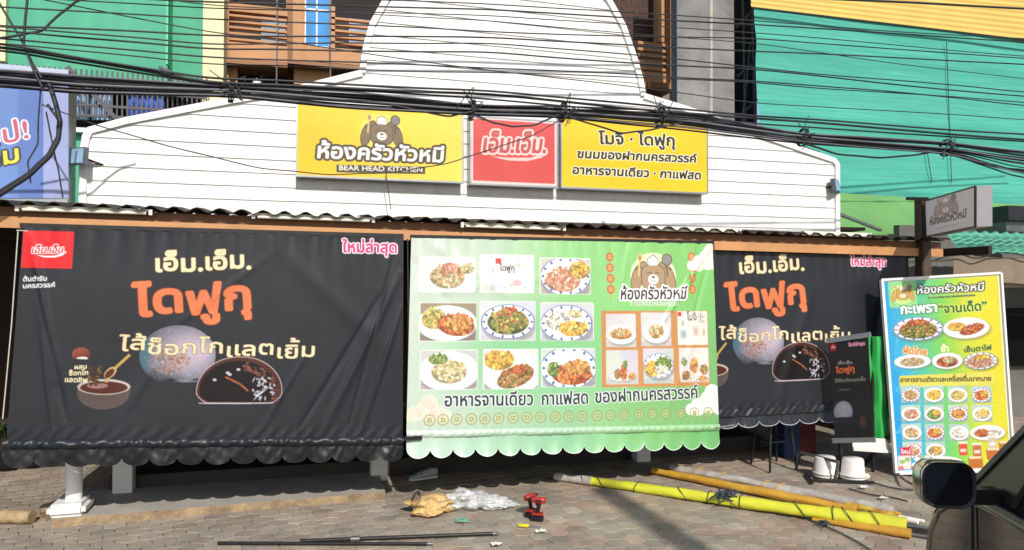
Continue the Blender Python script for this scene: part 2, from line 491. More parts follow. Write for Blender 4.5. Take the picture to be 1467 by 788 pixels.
def sheet(name, art, quad, m, parent=None, disp=None, vlen=None, off=0.0, smooth=True, curl=None):
    ny, nx = art.img.shape[0]-1, art.img.shape[1]-1
    U, V = np.meshgrid(np.linspace(0, 1, nx+1), np.linspace(0, 1, ny+1))
    VV = V*vlen[None, :] if vlen is not None else V
    c = [np.array(p) for p in quad.c]
    co = ((c[0]*(1-U[..., None]) + c[1]*U[..., None])*(1-VV[..., None]) + (c[3]*(1-U[..., None]) + c[2]*U[..., None])*VV[..., None])
    d = np.full(U.shape, off)
    if disp is not None: d = d + disp(U*art.w, VV*art.h)
    co = co + np.array(quad.n)*d[..., None]
    org = base_of(parent) if parent is not None else Vector((0, 0, 0))
    co = co - np.array(org)
    me = bpy.data.meshes.new(name); N = (nx+1)*(ny+1); F = nx*ny
    me.vertices.add(N); me.vertices.foreach_set('co', co.reshape(-1).astype(np.float32))
    i = (np.arange(ny)[:, None]*(nx+1) + np.arange(nx)[None, :]).reshape(-1)
    L = np.stack([i, i+nx+1, i+nx+2, i+1], 1).reshape(-1).astype(np.int32)
    me.loops.add(F*4); me.loops.foreach_set('vertex_index', L)
    me.polygons.add(F); me.polygons.foreach_set('loop_start', np.arange(0, F*4, 4, dtype=np.int32))
    me.update(calc_edges=True)
    me.polygons.foreach_set('use_smooth', np.full(F, smooth))
    at_ = me.attributes.new('ink', 'FLOAT_COLOR', 'POINT')
    rgba = np.ones((N, 4), np.float32); rgba[:, :3] = lin(art.img).reshape(-1, 3)
    at_.data.foreach_set('color', rgba.reshape(-1))
    me.materials.append(m); me.update()
    o = bpy.data.objects.new(name, me); COL.objects.link(o)
    if parent is not None: o.parent = parent
    return o
def folds(X, Y, segs):
    d = np.zeros_like(X)
    for x0, y0, x1, y1, w, amp in segs:
        dx, dy = x1-x0, y1-y0; L2 = dx*dx + dy*dy
        t = np.clip(((X-x0)*dx + (Y-y0)*dy)/L2, 0, 1); q = np.hypot(X - x0 - t*dx, Y - y0 - t*dy)
        d += amp*np.exp(-(q/w)**2)*(1 - .75*np.abs(2*t-1)**2)
    return d
def ripple(X, Y, seed, amp, fx, fy, n=9):
    r = np.random.default_rng(seed); d = np.zeros_like(X)
    for _ in range(n): d += np.sin(X*r.normal(0, fx) + Y*r.normal(0, fy) + r.uniform(0, 6.28))
    return d*amp/math.sqrt(n)

def px_rect(px0, py0, px1, py1, Y):       # photo rectangle -> x range and z range on the upright plane y = Y
    pm, qm = (px0+px1)/2, (py0+py1)/2
    xa, xb = at(px0, qm, Y).x, at(px1, qm, Y).x
    return xa, xb, at(pm, py1, Y).z, at(pm, py0, Y).z
def pbox(mb, px0, py0, px1, py1, Y, depth, bev=0.0):
    xa, xb, za, zb = px_rect(px0, py0, px1, py1, Y)
    return mb.box((xa, Y, za), (xb, Y + depth, zb), bev)
RND = random.Random(7)

# ------------------------------------------------------------------ ground
g = MB(); g.add([(-150, -150, -.06), (150, -150, -.06), (150, 150, -.06), (-150, 150, -.06)], [(0, 1, 2, 3)])
tag(g.build('ground', M['asphalt']), kind='structure')
def pavement():
    R = 0.088; a = math.radians(12); ca, sa = math.cos(a), math.sin(a)
    vs, fs, cols = [], [], []
    def put(p, c):
        vs.append(p); cols.append(c)
    rng = random.Random(3)
    base = [(172, 159, 142), (167, 155, 139), (176, 163, 146), (172, 158, 140), (165, 153, 139), (178, 166, 149)]
    red = [(176, 155, 136), (172, 151, 133), (180, 159, 140)]
    dx, dy = R*math.sqrt(3), R*1.5
    for j in range(-105, 105):
        for i in range(-130, 130):
            lx, ly = (i + (j & 1)*.5)*dx, j*dy
            cx, cy = lx*ca - ly*sa + 2.5, lx*sa + ly*ca - 1.5
            if not (-6 < cx < 11 and -7.5 < cy < 3.2): continue
            rf = 1/(1 + math.exp(-(cx - 1.8 + cy*.3)*1.3))
            nz = mnoise.noise((cx*1.4, cy*1.4, 0))
            c = rng.choice(red if rng.random() < rf*.55 + nz*.4 else base)
            k = rng.uniform(.86, 1.08)*(1 + nz*.12)
            c = tuple(x*k for x in S(*[min(255, v) for v in c])); dk = tuple(x*.42 for x in c)
            n0 = len(vs); tilt = (rng.uniform(-1, 1)*.012, rng.uniform(-1, 1)*.012); hz = rng.uniform(-.0015, .0015)
            zz = .012*mnoise.noise((cx*.5, cy*.5, 4))
            for s_, z, cc in ((.935, 0, c), (.978, -.0035, c), (1.0, -.010, dk)):
                for q in range(6):
                    t = math.radians(60*q + 30) + a; ww = 1 + .025*math.sin(q*3 + i*5 + j)
                    ox, oy = R*s_*ww*math.cos(t), R*s_*ww*math.sin(t)
                    put((cx + ox, cy + oy, z + hz + zz - .004 + (ox*tilt[0] + oy*tilt[1] if z > -.01 else 0)), cc)
            fs.append(tuple(range(n0, n0+6)))
            for r_ in (0, 6):
                for q in range(6):
                    fs.append((n0+r_+q, n0+r_+6+q, n0+r_+6+(q+1) % 6, n0+r_+(q+1) % 6))
    me = bpy.data.meshes.new('pavement'); me.from_pydata(vs, [], fs)
    A = me.attributes.new('ink', 'FLOAT_COLOR', 'POINT')
    A.data.foreach_set('color', np.concatenate([np.array(cols, np.float32), np.ones((len(vs), 1), np.float32)], 1).reshape(-1))
    me.materials.append(M['paver']); o = bpy.data.objects.new('pavement', me); COL.objects.link(o)
    tag(o, kind='structure')
pavement()

# ------------------------------------------------------------------ the shop: white gable front, awning, interior
YW = 1.2                                                            # face of the white boarded front
shop = thing('shop_building', 'single storey shop front with white boarded bell-shaped gable above a brown awning', 'shop', (2.0, 2.2, 0))
zr = at(660, 300, YW).z
def gable_outline():
    L = [(117, 300), (118, 222), (122, 196), (128, 186), (180, 172), (330, 143), (420, 128), (517, 104), (520, 82), (524, 61), (532, 34), (551, 0), (572, -30), (600, -56)]
    Rr = [(1199, 330), (1199, 236), (1194, 229), (1130, 207), (985, 156), (922, 137), (917, 112), (909, 84), (893, 38), (872, 0), (846, -32), (815, -60)]
    l = [(at(x, y, YW).x, at(x, y, YW).z) for x, y in L]; r = [(at(x, y, YW).x, at(x, y, YW).z) for x, y in Rr]
    top = max(l[-1][1], r[-1][1]) + .03
    l.append((l[-1][0] + .25, top)); r.append((r[-1][0] - .25, top))
    l[0] = (l[0][0], 2.2); r[0] = (r[0][0], 2.2)
    return l, r
GL, GR = gable_outline()
def xint(pl, z):
    for (x0, z0), (x1, z1) in zip(pl, pl[1:]):
        if z0 <= z <= z1 and z1 > z0: return x0 + (x1-x0)*(z-z0)/(z1-z0)
    return pl[0][0] if z < pl[0][1] else pl[-1][0]
def boards():
    mb = MB(); z = 2.2; top = GL[-1][1]; H = .127
    while z < top - 1e-3:
        z1 = min(z + H, top); n = 7; rows = []
        for k in range(n+1):
            zz = z + (z1 - z)*k/n; yy = YW - .012*(1 - k/n)
            rows.append(((xint(GL, zz), yy, zz), (xint(GR, zz), yy, zz)))
        vs = [p for r in rows for p in r]
        mb.add(vs, [(2*i, 2*i+1, 2*i+3, 2*i+2) for i in range(n)])
        a, b = rows[0]
        mb.add([a, b, (b[0], YW + .02, b[2]), (a[0], YW + .02, a[2])], [(0, 3, 2, 1)])
        z = z1
    return mb
boards().build('gable_wall', M['cladding'], shop)
bk = MB(); zs = np.linspace(2.2, GL[-1][1], 60)
vs = [p for z in zs for p in ((xint(GL, z), YW + .1, z), (xint(GR, z), YW + .1, z))]
bk.add(vs, [(2*i, 2*i+2, 2*i+3, 2*i+1) for i in range(len(zs)-1)])
bk.build('gable_back', M['cladding'], shop)
for pl, sg in ((GL, 1), (GR, -1)):
    tr = MB(); P3 = [Vector((x, YW - .01, z)) for x, z in pl]
    for i, (p, q) in enumerate(zip(P3, P3[1:])):
        d = (q - p).normalized(); n = Vector((d.z, 0, -d.x))*sg
        a, b = p - d*.004, q + d*.004
        y0 = -.022 - .0007*i
        tr.add([a + Vector((0, y0, 0)) - n*.018, b + Vector((0, y0, 0)) - n*.018, b + Vector((0, y0, 0)) + n*.042, a + Vector((0, y0, 0)) + n*.042,
                a + Vector((0, .14, 0)) - n*.018, b + Vector((0, .14, 0)) - n*.018, b + Vector((0, .14, 0)) + n*.042, a + Vector((0, .14, 0)) + n*.042],
               [(0, 1, 2, 3), (7, 6, 5, 4), (0, 4, 5, 1), (1, 5, 6, 2), (2, 6, 7, 3), (3, 7, 4, 0)])
    tr.build('gable_trim', M['white_paint'], shop)

YE = -.17                                                           # eave of the awning
EL, ER = at(-120, 284, YE), at(1362, 343, YE)
EL = EL + (EL - ER)*.12
def roof():
    mb = MB(); d = ER - EL; L = d.length; n = int(L/.026); W = .155
    rows = []
    for j, (yy, dz) in enumerate(((YE, 0), (YE + .45, .04), (YW - .02, .1))):
        for i in range(n+1):
            t = i/n; p = EL.lerp(ER, t); h = .017*math.cos(2*math.pi*t*L/W)
            rows.append((p.x, yy, p.z + dz + h))
    m = n + 1
    mb.add(rows, [(j*m+i, j*m+i+1, (j+1)*m+i+1, (j+1)*m+i) for j in range(2) for i in range(n)], True)
    und = [(x, y, z - .006) for x, y, z in rows]
    mb.add(und, [(j*m+i, (j+1)*m+i, (j+1)*m+i+1, j*m+i+1) for j in range(2) for i in range(n)], True)
    mb.add(rows[:m] + und[:m], [(i, m+i, m+i+1, i+1) for i in range(n)])
    return mb
roof().build('awning_roof', M['roof_sheet'], shop)
def beam(name, y0, y1, dz0, dz1, m, x1=None):
    mb = MB(); a, b = EL.copy(), ER.copy()
    if x1: b = EL.lerp(ER, (x1 - EL.x)/(ER.x - EL.x))
    mb.add([(p.x, y, p.z + dz) for p in (a, b) for y in (y0, y1) for dz in (dz0, dz1)], [(0, 1, 5, 4), (2, 6, 7, 3), (0, 4, 6, 2), (1, 3, 7, 5), (0, 2, 3, 1), (4, 5, 7, 6)])
    return mb.build(name, m, shop)
beam('fascia_board', -.05, -.01, -.14, -.022, M['brown_board'])
beam('awning_beam', -.078, -.052, -.172, -.092, M['brown_beam'])
beam('rear_beam', .82, .98, -.2, -.04, M['wood_dark'])
mb = MB()
for k in range(11):
    x = EL.x + .5 + k*1.0; z = EL.z + (ER.z - EL.z)*(x - EL.x)/(ER.x - EL.x)
    mb.box((x - .025, -.005, z - .12), (x + .025, YW + .9, z - .035))
mb.build('rafters', M['wood_dark'], shop)
for px in (178, 542, 918):
    x = at(px, 680, .9).x
    MB().box((x - .075, .825, 0), (x + .075, .975, 2.2), .006).build('post', M['white_paint'], shop)
x = at(106, 690, .36).x
MB().cyl((x, .36, .05), (x, .36, 2.2), .058, n=20).build('post', M['white_paint'], shop)
c = at(103, 722, .3)
f_ = MB(); f_.box((c.x - .15, .2, .055), (c.x + .11, .5, .15), .03); f_.build('post_footing', M['white_paint'], shop)
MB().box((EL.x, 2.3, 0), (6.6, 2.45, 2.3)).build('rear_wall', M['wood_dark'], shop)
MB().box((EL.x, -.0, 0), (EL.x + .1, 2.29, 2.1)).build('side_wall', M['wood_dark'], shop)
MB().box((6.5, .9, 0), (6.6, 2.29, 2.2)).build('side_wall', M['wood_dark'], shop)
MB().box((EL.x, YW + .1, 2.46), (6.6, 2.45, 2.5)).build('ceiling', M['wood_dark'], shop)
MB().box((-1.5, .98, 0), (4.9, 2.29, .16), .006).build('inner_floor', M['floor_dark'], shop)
mb = MB()
for k in range(9):
    xx = -1.4 + k*.75; mb.box((xx, 2.27, .3), (xx + .66, 2.298, 2.0), .01)
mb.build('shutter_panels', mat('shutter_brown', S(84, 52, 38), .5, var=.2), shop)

# the low concrete step before the left banner
a, b = gz(74, 755), gz(552, 714)
st = MB(); v = [(a.x, a.y, .0), (b.x, b.y, .0), (b.x + .02, .97, 0), (a.x - .05, .97, 0)]
N = 46
for nm, z0, z1, inset in (('s', -.02, .055, 0),):
    top = []; bot = []
    for i in range(N+1):
        t = i/N; j = .012*mnoise.noise((t*9, 3, 1)) + .006*mnoise.noise((t*40, 1, 1))
        top.append((a.x + (b.x-a.x)*t, a.y + (b.y-a.y)*t + j, z1 + .003*mnoise.noise((t*20, 8, 2)))); bot.append((top[-1][0], top[-1][1] - .008 + .01*mnoise.noise((t*30, 5, 5)), z0))
    bk_ = [(a.x - .05 + (b.x + .07 - a.x)*i/N, .97, z1) for i in range(N+1)]
    tp = MB(); m_ = N+1; tp.add(top + bk_, [(i, i+1, m_+i+1, m_+i) for i in range(N)])
    fr = MB(); fr.add(top + bot, [(m_+i, m_+i+1, i+1, i) for i in range(N)])
    fr.add([top[0], bot[0], (a.x - .05, .97, z0), (a.x - .05, .97, z1)], [(0, 3, 2, 1)])
    fr.add([top[-1], bot[-1], (b.x + .02, .97, z0), (b.x + .02, .97, z1)], [(0, 1, 2, 3)])
step = thing('concrete_step', 'low grey concrete step with worn brick-coloured edge under the left black banner', 'step', (a.x, a.y, 0))
tp.build('step_top', M['concrete'], step); fr.build('step_edge', M['step_edge'], step)

# tube lights under the eave
TL_LAB = ['white tube light under the eave at the far left above the red banner logo', 'white tube light under the eave above the cream banner lettering', 'white tube light under the eave above the pale green food banner',
          'white tube light under the eave above the bear emblem of the green banner', 'short white tube light under the eave by the far black banner']
for (x0, y0, x1, y1), lb in zip([(25, 294, 216, 300), (363, 305, 535, 311), (662, 318, 808, 323), (920, 323, 1060, 327), (1152, 330, 1246, 333)], TL_LAB):
    p, q = at(x0, y0 + 4, -.125), at(x1, y1 + 4, -.125)
    t = thing('tube_light', lb, 'light', p, 'tube lights along the eave')
    MB().bar(p + Vector((0, .02, .012)), q + Vector((0, .02, .012)), .035, .02).build('fixture', M['tube'], t)
    MB().tube([p + Vector((.03, 0, -.008)), q + Vector((-.03, 0, -.008))], .012, 10).build('tube', M['tube'], t)
    for e, sg in ((p, 1), (q, -1)):
        MB().box((e.x - .012, e.y - .014, e.z - .022), (e.x + .012, e.y + .02, e.z + .02)).build('end_cap', M['white_plastic'], t)

# floodlights on the corners of the gable
def floodlight(px, py, Y, lab, sx):
    p = at(px, py, Y); t = thing('floodlight', lab, 'floodlight', p, 'floodlights on the gable corners')
    ax, ay, az = Vector((.075*sx, -.05, 0)), Vector((.012*sx, .02, 0)), Vector((0, .015, .075))
    MB().obox(p, ax, ay, az).build('housing', M['steel'], t)
    MB().obox(p - ay*1.12, ax*.88, ay*.1, az*.86).build('lens', M['pale_glass'], t)
    MB().bar(p + ay, p + Vector((.17*sx, .12, -.05)), .02, .014).build('bracket', M['dark_steel'], t)
floodlight(112, 224, YW - .12, 'grey floodlight on a bracket at the left corner of the white gable', 1)
floodlight(1197, 266, YW - .06, 'small grey floodlight at the right corner of the white gable', -1)

# ------------------------------------------------------------------ neighbours behind
YG = 4.5
gb = thing('green_building', 'green shophouse with cream pilasters and a barred balcony behind the blue signboard', 'building', at(150, 300, YG))
mb = MB(); pbox(mb, -600, -160, 241, 92, YG, .3); mb.build('upper_wall', M['green_wall'], gb)
mb = MB(); pbox(mb, 241, -160, 291, 130, YG + .35, .3); mb.build('recessed_wall', M['green_wall'], gb)
mb = MB(); pbox(mb, 238.5, -160, 241.5, 92, YG - .02, .35); mb.build('wall_edge', mat('pale_green', S(110, 200, 160), .7), gb)
for r_ in ((290, -170, 320, 420), (-30, -160, 9, 86)): mb = MB(); pbox(mb, *r_, YG - .1, .5); mb.build('pilaster', M['cream'], gb)
mb = MB(); pbox(mb, -600, 93, 268, 101, YG - .08, .4); mb.build('balcony_canopy', M['roof_sheet'], gb)
mb = MB(); pbox(mb, -600, 88, 110, 95, YG - .12, .04); mb.build('canopy_edge', M['white_paint'], gb)
mb = MB(); pbox(mb, -600, 172, 300, 420, YG - .3, .6); mb.build('lower_wall', M['green_wall'], gb)
mb = MB(); pbox(mb, -600, 168, 300, 175, YG - .42, .3); mb.build('ledge', M['white_paint'], gb)
mb = MB(); pbox(mb, -600, 90, 300, 180, YG + .6, .1); mb.build('balcony_back', M['dark_void'], gb)
for x0, x1 in ((100, 128), (131, 160), (182, 236)):
    mb = MB(); q = [at(x0 + (x1-x0)*i/14, 104, YG + .06 + .03*math.sin(i*1.9)) for i in range(15)]; w = [at(x0 + (x1-x0)*i/14, 172, YG + .06 + .03*math.sin(i*1.9)) for i in range(15)]
    mb.add(q + w, [(i, i+1, 16+i, 15+i) for i in range(14)], True); mb.build('curtain', M['blue_cloth'] if x0 > 170 else M['pale_glass'], gb)
mb = MB()
xa, xb, za, zb = px_rect(-40, 100, 296, 168, YG - .35)
n = 46
for i in range(n): mb.bar((xa + (xb-xa)*i/(n-1), YG - .35, za), (xa + (xb-xa)*i/(n-1), YG - .35, zb), .018, .018)
for z in (za + .02, (za*.75 + zb*.25), zb - .25): mb.box((xa, YG - .365, z - .015), (xb, YG - .335, z + .015))
mb.bar(at(97, 96, YG - .4), at(172, 176, YG - .4), .06, .05)
mb.build('railing', M['rail'], gb)
mb = MB()
for i in range(9):
    p = at(232 + i*8, 98 + i*3.6, YG - .7); q = at(232 + i*8, 128, YG - .7); mb.bar(p, q, .016, .016)
mb.bar(at(228, 96, YG - .7), at(300, 128, YG - .7), .05, .03); mb.bar(at(228, 127, YG - .7), at(305, 129, YG - .7), .03, .03)
mb.build('awning_bracket', M['rail'], gb)

YB = 5.0
bb = thing('brown_building', 'tan brown shophouse with slatted balconies and blue windows behind the gable', 'building', at(600, 300, YB))
mb = MB(); pbox(mb, 318, -200, 980, 420, YB + 1.5, .2); mb.build('back_wall', M['dark_void'], bb)
def bpart(name, m, rects, Y, d):
    mb = MB()
    for r_ in rects:
        mb = MB(); pbox(mb, *r_, Y, d); o = mb.build(name, m, bb)
    return o
bpart('pier', M['tan'], [(318, -160, 327, 420)], YB - .05, 1.4)
bpart('pier', M['tan'], [(420, -160, 435, 95)], YB - .1, 1.4)
bpart('pier', M['tan_dark'], [(410, -160, 420, 94)], YB + .1, 1.2)
bpart('parapet', M['tan'], [(327, 63, 412, 86), (327, 8, 412, 19), (433, 68, 520, 90)], YB, .12)
bpart('window_wall', M['tan'], [(432, -160, 437, 68), (473, 9, 480, 68)], YB + .02, .12)
bpart('balcony_slab', M['tan_dark'], [(318, 86, 412, 93), (412, 91, 545, 96)], YB - .22, .5)
bpart('lower_wall', M['tan'], [(421, 96, 475, 122), (318, 96, 340, 140)], YB + .02, .2)
bpart('lower_wall', M['tan_dark'], [(475, 98, 545, 122)], YB + .3, .2)
for r_ in ((328, 21, 411, 63), (474, 24, 530, 67)):
    mb = MB(); nsl = 5
    for i in range(nsl):
        y = r_[1] + (r_[3]-r_[1])*(i+.5)/nsl; pbox(mb, r_[0], y - 1.6, r_[2], y + 1.5, YB + .02, .08)
    mb.build('slats', M['tan'], bb)
bpart('window', M['pale_glass'], [(374, 20, 410, 68)], YB + .9, .05)
bpart('window', M['pale_glass'], [(500, 28, 535, 68)], YB + .9, .05)
bpart('balcony_door', M['wood_dark'], [(330, 20, 372, 70), (480, 25, 500, 68)], YB + .9, .05)  # dark colour puts shade behind the slats
gl = bpart('window', M['blue_glass'], [(437, -60, 473, 67)], YB + .06, .04)
mb = MB()
for r_ in ((436, -60, 438.5, 68), (471.5, -60, 474, 68), (453, -60, 455, 67), (437, 65.5, 473, 68), (437, 13, 473, 15)): pbox(mb, *r_, YB + .04, .05)
o = mb.build('frame', M['white_paint'], gl)
mb = MB()
for x0 in (317, 321, 396, 473): pbox(mb, x0, -120, x0 + 1.8, 126, YB - .3, .035)
mb.build('drain_pipe', M['rail'], bb)
mb = MB(); p = at(368, 120, YB - .1); mb.lathe((p.x, p.y, p.z - .08), [(0.0, 0), (.05, .02), (.065, .07), (.05, .13), (.0, .16)], 14)
mb.build('lantern', M['white_plastic'], bb)
# right of the gable
bpart('parapet', M['tan'], [(918, 104, 955, 117)], YB, .12)
bpart('balcony_slab', M['tan_dark'], [(905, 117, 968, 126)], YB - .2, .5)
bpart('pier', M['tan'], [(942, -160, 953, 60)], YB + .05, .15)
bpart('pier', M['tan_dark'], [(960, -160, 967, 130)], YB - .15, .15)
bpart('lower_wall', mat('pinkish_wall', S(150, 126, 120), .7), [(915, 128, 972, 200)], YB + .3, .2)
mb = MB()
for i in range(5): pbox(mb, 900, 60 + i*9, 958, 64 + i*9, YB + .02, .08)
mb.build('slats', M['tan'], bb)
bpart('blind', mat('speckled_blind', S(96, 62, 44), .7, scale=22, col2=S(30, 24, 24)), [(880, -160, 942, 58)], YB + .4, .05)

YC = 2.95
cb = thing('concrete_building', 'bare grey concrete shophouse side wall with stained render', 'building', at(1010, 300, YB))
mb = MB(); pbox(mb, 970, -200, 1016, 420, YC - .1, .16); mb.build('wall', M['raw_concrete'], cb)
mb = MB(); pbox(mb, 1020, -200, 1052, 420, YC - .02, .6); mb.build('wall', M['raw_concrete'], cb)
mb = MB(); mb.tube([at(1018, -150, YC - .06), at(1018, 200, YC - .06), at(1019, 420, YC - .06)], .03, 10); mb.build('drain_pipe', M['concrete'], cb)

YN = 3.0
nb = thing('netted_building', 'building wrapped in teal construction netting below yellow metal sheets', 'building', at(1270, 300, YN))
def net(quad, nu, nv, m, name, amp, seed):
    q = Quad(*quad); art = np.meshgrid(np.linspace(0, 1, nu), np.linspace(0, 1, nv)); U, V = art
    D = ripple(U*q.w, V*q.h, seed, amp, 1.2, 3.0) + .03*np.sin(V*q.h*3.1)**8
    vs = [tuple(q.P(u, v) + q.n*float(d)) for u, v, d in zip(U.ravel(), V.ravel(), D.ravel())]
    mb = MB(); mb.add(vs, [(j*nu+i, (j+1)*nu+i, (j+1)*nu+i+1, j*nu+i+1) for j in range(nv-1) for i in range(nu-1)], True)
    return mb.build(name, m, nb)
net((at(1079, 10, YN), at(1640, 76, YN), at(1640, 318, YN), at(1092, 300, YN)), 70, 50, M['net'], 'netting', .014, 5)
mb = MB()
for px, y0, y1 in ((1356, 60, 262), (1328, 215, 262)):
    mb = MB(); mb.tube([at(px + i*1.2, y0 + (y1-y0)*i/6, YN - .05) for i in range(7)], .006, 6); mb.build('net_lacing', M['cable'], nb)
def corr(name, TL_, TR_, BR_, BL_, pitch, amp, m, parent, vert=False):
    q = Quad(TL_, TR_, BR_, BL_); n = int((q.h if not vert else q.w)/pitch*6); mb = MB(); vs = []
    for i in range(n+1):
        t = i/n; h = amp*math.cos(2*math.pi*i/6)
        for e in (0, 1):
            vs.append(q.P(e, t) + q.n*h if not vert else q.P(t, e) + q.n*h)
    mb.add(vs, [(2*i, 2*i+1, 2*i+3, 2*i+2) for i in range(n)], True)
    return mb.build(name, m, parent)
corr('metal_sheets', at(1072, -190, YN - .04), at(1700, -170, YN - .04), at(1700, 84, YN - .04), at(1076, 10, YN - .04), .085, .006, M['yellow_sheet'], nb)
mb = MB(); mb.bar(at(1076, 11, YN - .13), at(1700, 85, YN - .13), .03, .02); mb.build('sheet_trim', M['dark_steel'], nb)
mb = MB(); pbox(mb, 1040, -200, 1084, 420, YN + 1.4, .1); mb.build('gap_shade_panel', M['dark_void'], nb)  # near-black panel painted as the shade between the buildings
mb = MB()
for x0, y0, x1, y1 in ((1054, 40, 1083, 10), (1062, -100, 1068, 200), (1074, -100, 1082, 200), (1056, 110, 1084, 86), (1058, 60, 1086, 64), (1058, 168, 1088, 140), (1075, 60, 1062, 190)):
    mb.tube([at(x0, y0, YN + .6), at(x1, y1, YN + .6)], .018, 8)
mb.build('scaffold', M['steel'], nb)
# green sheet roof and teal awning of the neighbour on the right
corr('green_roof', at(1200, 277, YN - .12), at(1640, 305, YN - .12), at(1640, 350, YN - 1.0), at(1199, 345, YN - 1.0), .09, .007, M['lime_roof'], nb)
mb = MB(); mb.bar(at(1200, 306, YN - 1.2), at(1262, 330, YN - 1.2), .05, .03); mb.build('roof_flashing', M['steel'], nb)
na = thing('neighbour_awning', 'teal ribbed metal awning with a beige cloth skirt on the right', 'awning', at(1420, 380, 1.2))
A1, B1 = at(1350, 330, 1.3), at(1700, 342, 1.3); A2, B2 = at(1372, 360, .75), at(1700, 372, .75)
corr('roof_sheets', A1, B1, B2, A2, .16, .016, M['teal_roof'], na, True)
q = Quad(at(1366, 366, .8), at(1640, 378, .8), at(1640, 418, .8), at(1366, 400, .8))
mb = MB(); nu = 40; mb.add([tuple(q.P(i/nu, e) + q.n*.012*math.sin(i*1.3)) for e in (0, 1) for i in range(nu+1)], [(i, i+1, nu+2+i, nu+1+i) for i in range(nu)], True)
mb.build('cloth_skirt', M['beige_cloth'], na)
mb = MB(); mb.tube(spline([at(1340, 372, .72), at(1372, 364, .72), at(1400, 370, .72), at(1440, 362, .72), at(1500, 372, .72)]), .009, 6); mb.build('cord', M['cable'], na)
ns = thing('neighbour_shop', 'dim shop front of the neighbour behind the tall menu board', 'shop', at(1440, 600, 1.5))
mb = MB(); pbox(mb, 1290, 330, 1800, 640, 1.9, .1); mb.build('wall', mat('grey_green_wall', S(104, 104, 96), .7, var=.2, scale=1.5), ns)
mb = MB(); pbox(mb, 1380, 402, 1700, 412, 1.0, .1); mb.build('lintel', M['concrete'], ns)
mb = MB(); pbox(mb, 1436, 440, 1700, 520, 1.8, .06); mb.build('window', M['car_glass'], ns)
# dark vent cowl on the roof at the right
p = at(1440, 310, 1.6); t = thing('roof_vent', 'dark grey square vent cowl standing on the green roof', 'vent', p)
mb = MB(); w = .26
mb.add([p + Vector(v) for v in ((-w*.75, -.2, .12), (w*1.2, -.2, .12), (w*1.2, .3, .12), (-w*.75, .3, .12), (-w*.95, -.26, -.08), (w*1.4, -.26, -.08), (w*1.4, .36, -.08), (-w*.95, .36, -.08))],
       [(0, 1, 2, 3), (7, 6, 5, 4), (0, 4, 5, 1), (1, 5, 6, 2), (2, 6, 7, 3), (3, 7, 4, 0)]); mb.build('hood', M['dark_steel'], t)
mb = MB(); mb.box((p.x - .2, p.y - .18, p.z - .22), (p.x + .3, p.y + .3, p.z - .082)); mb.build('base', M['steel'], t)

# ------------------------------------------------------------------ blue signboard on the far left
q = Quad(at(-190, 74, 1.0), at(98, 100, 1.0), at(98, 284, 1.0), at(-190, 284, 1.0))
A = Art(q.w, q.h, .005, (92, 128, 204))
for k in range(60):
    t = k/59; A.rect(q.w*t, 0, q.w*(t + .03), q.h, (150 - 70*t, 182 - 66*t, 224 - 30*t))
x6 = q.xy(62, 150)[0]; A.rect(x6, -1, q.w + 1, q.h + 1, (160, 168, 216)); A.rect(x6 - .26*q.w/2, -1, x6, q.h + 1, (84, 110, 184), a=.6)
A.rect(-1, -1, q.w + 1, q.xy(40, 113)[1], (196, 202, 226)); A.img = A.img*.85 + np.array((170, 184, 206))/255*.15
A.text('คบป่!', q.xy(-52, 221), q.xy(41, 197), (206, 100, 120), .015, [(.07, (246, 240, 246))], ysc=.8, shear=.2)
A.text('ลิ้ม', q.xy(-22, 242), q.xy(27, 231), (236, 220, 80), .03, [(.07, (60, 60, 70))], ysc=.8, shear=.2)
t = thing('blue_signboard', 'pale blue and lavender signboard with red and yellow slanted lettering at the left', 'sign', q.c[3])
sheet('printed_face', A, q, M['acrylic'], t)
mb = MB(); mb.box((q.c[0].x, 1.01, q.c[3].z), (q.c[1].x, 1.25, q.c[1].z)); mb.build('cabinet', M['alu'], t)

# ------------------------------------------------------------------ lightbox signs on the gable
YS = 1.06
def lightbox(name, lab, x0, x1, zt, zb, paint, fr=M['alu'], base=(250, 205, 40)):
    t = thing(name, lab, 'sign', ((x0+x1)/2, YS, zb), 'lightbox signs on the gable')
    MB().box((x0, YS + .012, zb), (x1, YW - .002, zt), .004).build('cabinet', fr, t)
    q = Quad((x0+.012, YS, zt-.012), (x1-.012, YS, zt-.012), (x1-.012, YS, zb+.012), (x0+.012, YS, zb+.012))
    A = Art(q.w, q.h, .0042, base); paint(A, q); sheet('printed_face', A, q, M['acrylic'], t, off=.004)
    mb = MB()
    for lo, hi in (((x0, YS-.008, zt-.016), (x1, YS+.011, zt)), ((x0, YS-.008, zb), (x1, YS+.011, zb+.018)), ((x0, YS-.008, zb+.0185), (x0+.014, YS+.011, zt-.0165)), ((x1-.014, YS-.008, zb+.0185), (x1, YS+.011, zt-.0165))): mb.box(lo, hi)
    mb.build('frame', fr, t)
    return t
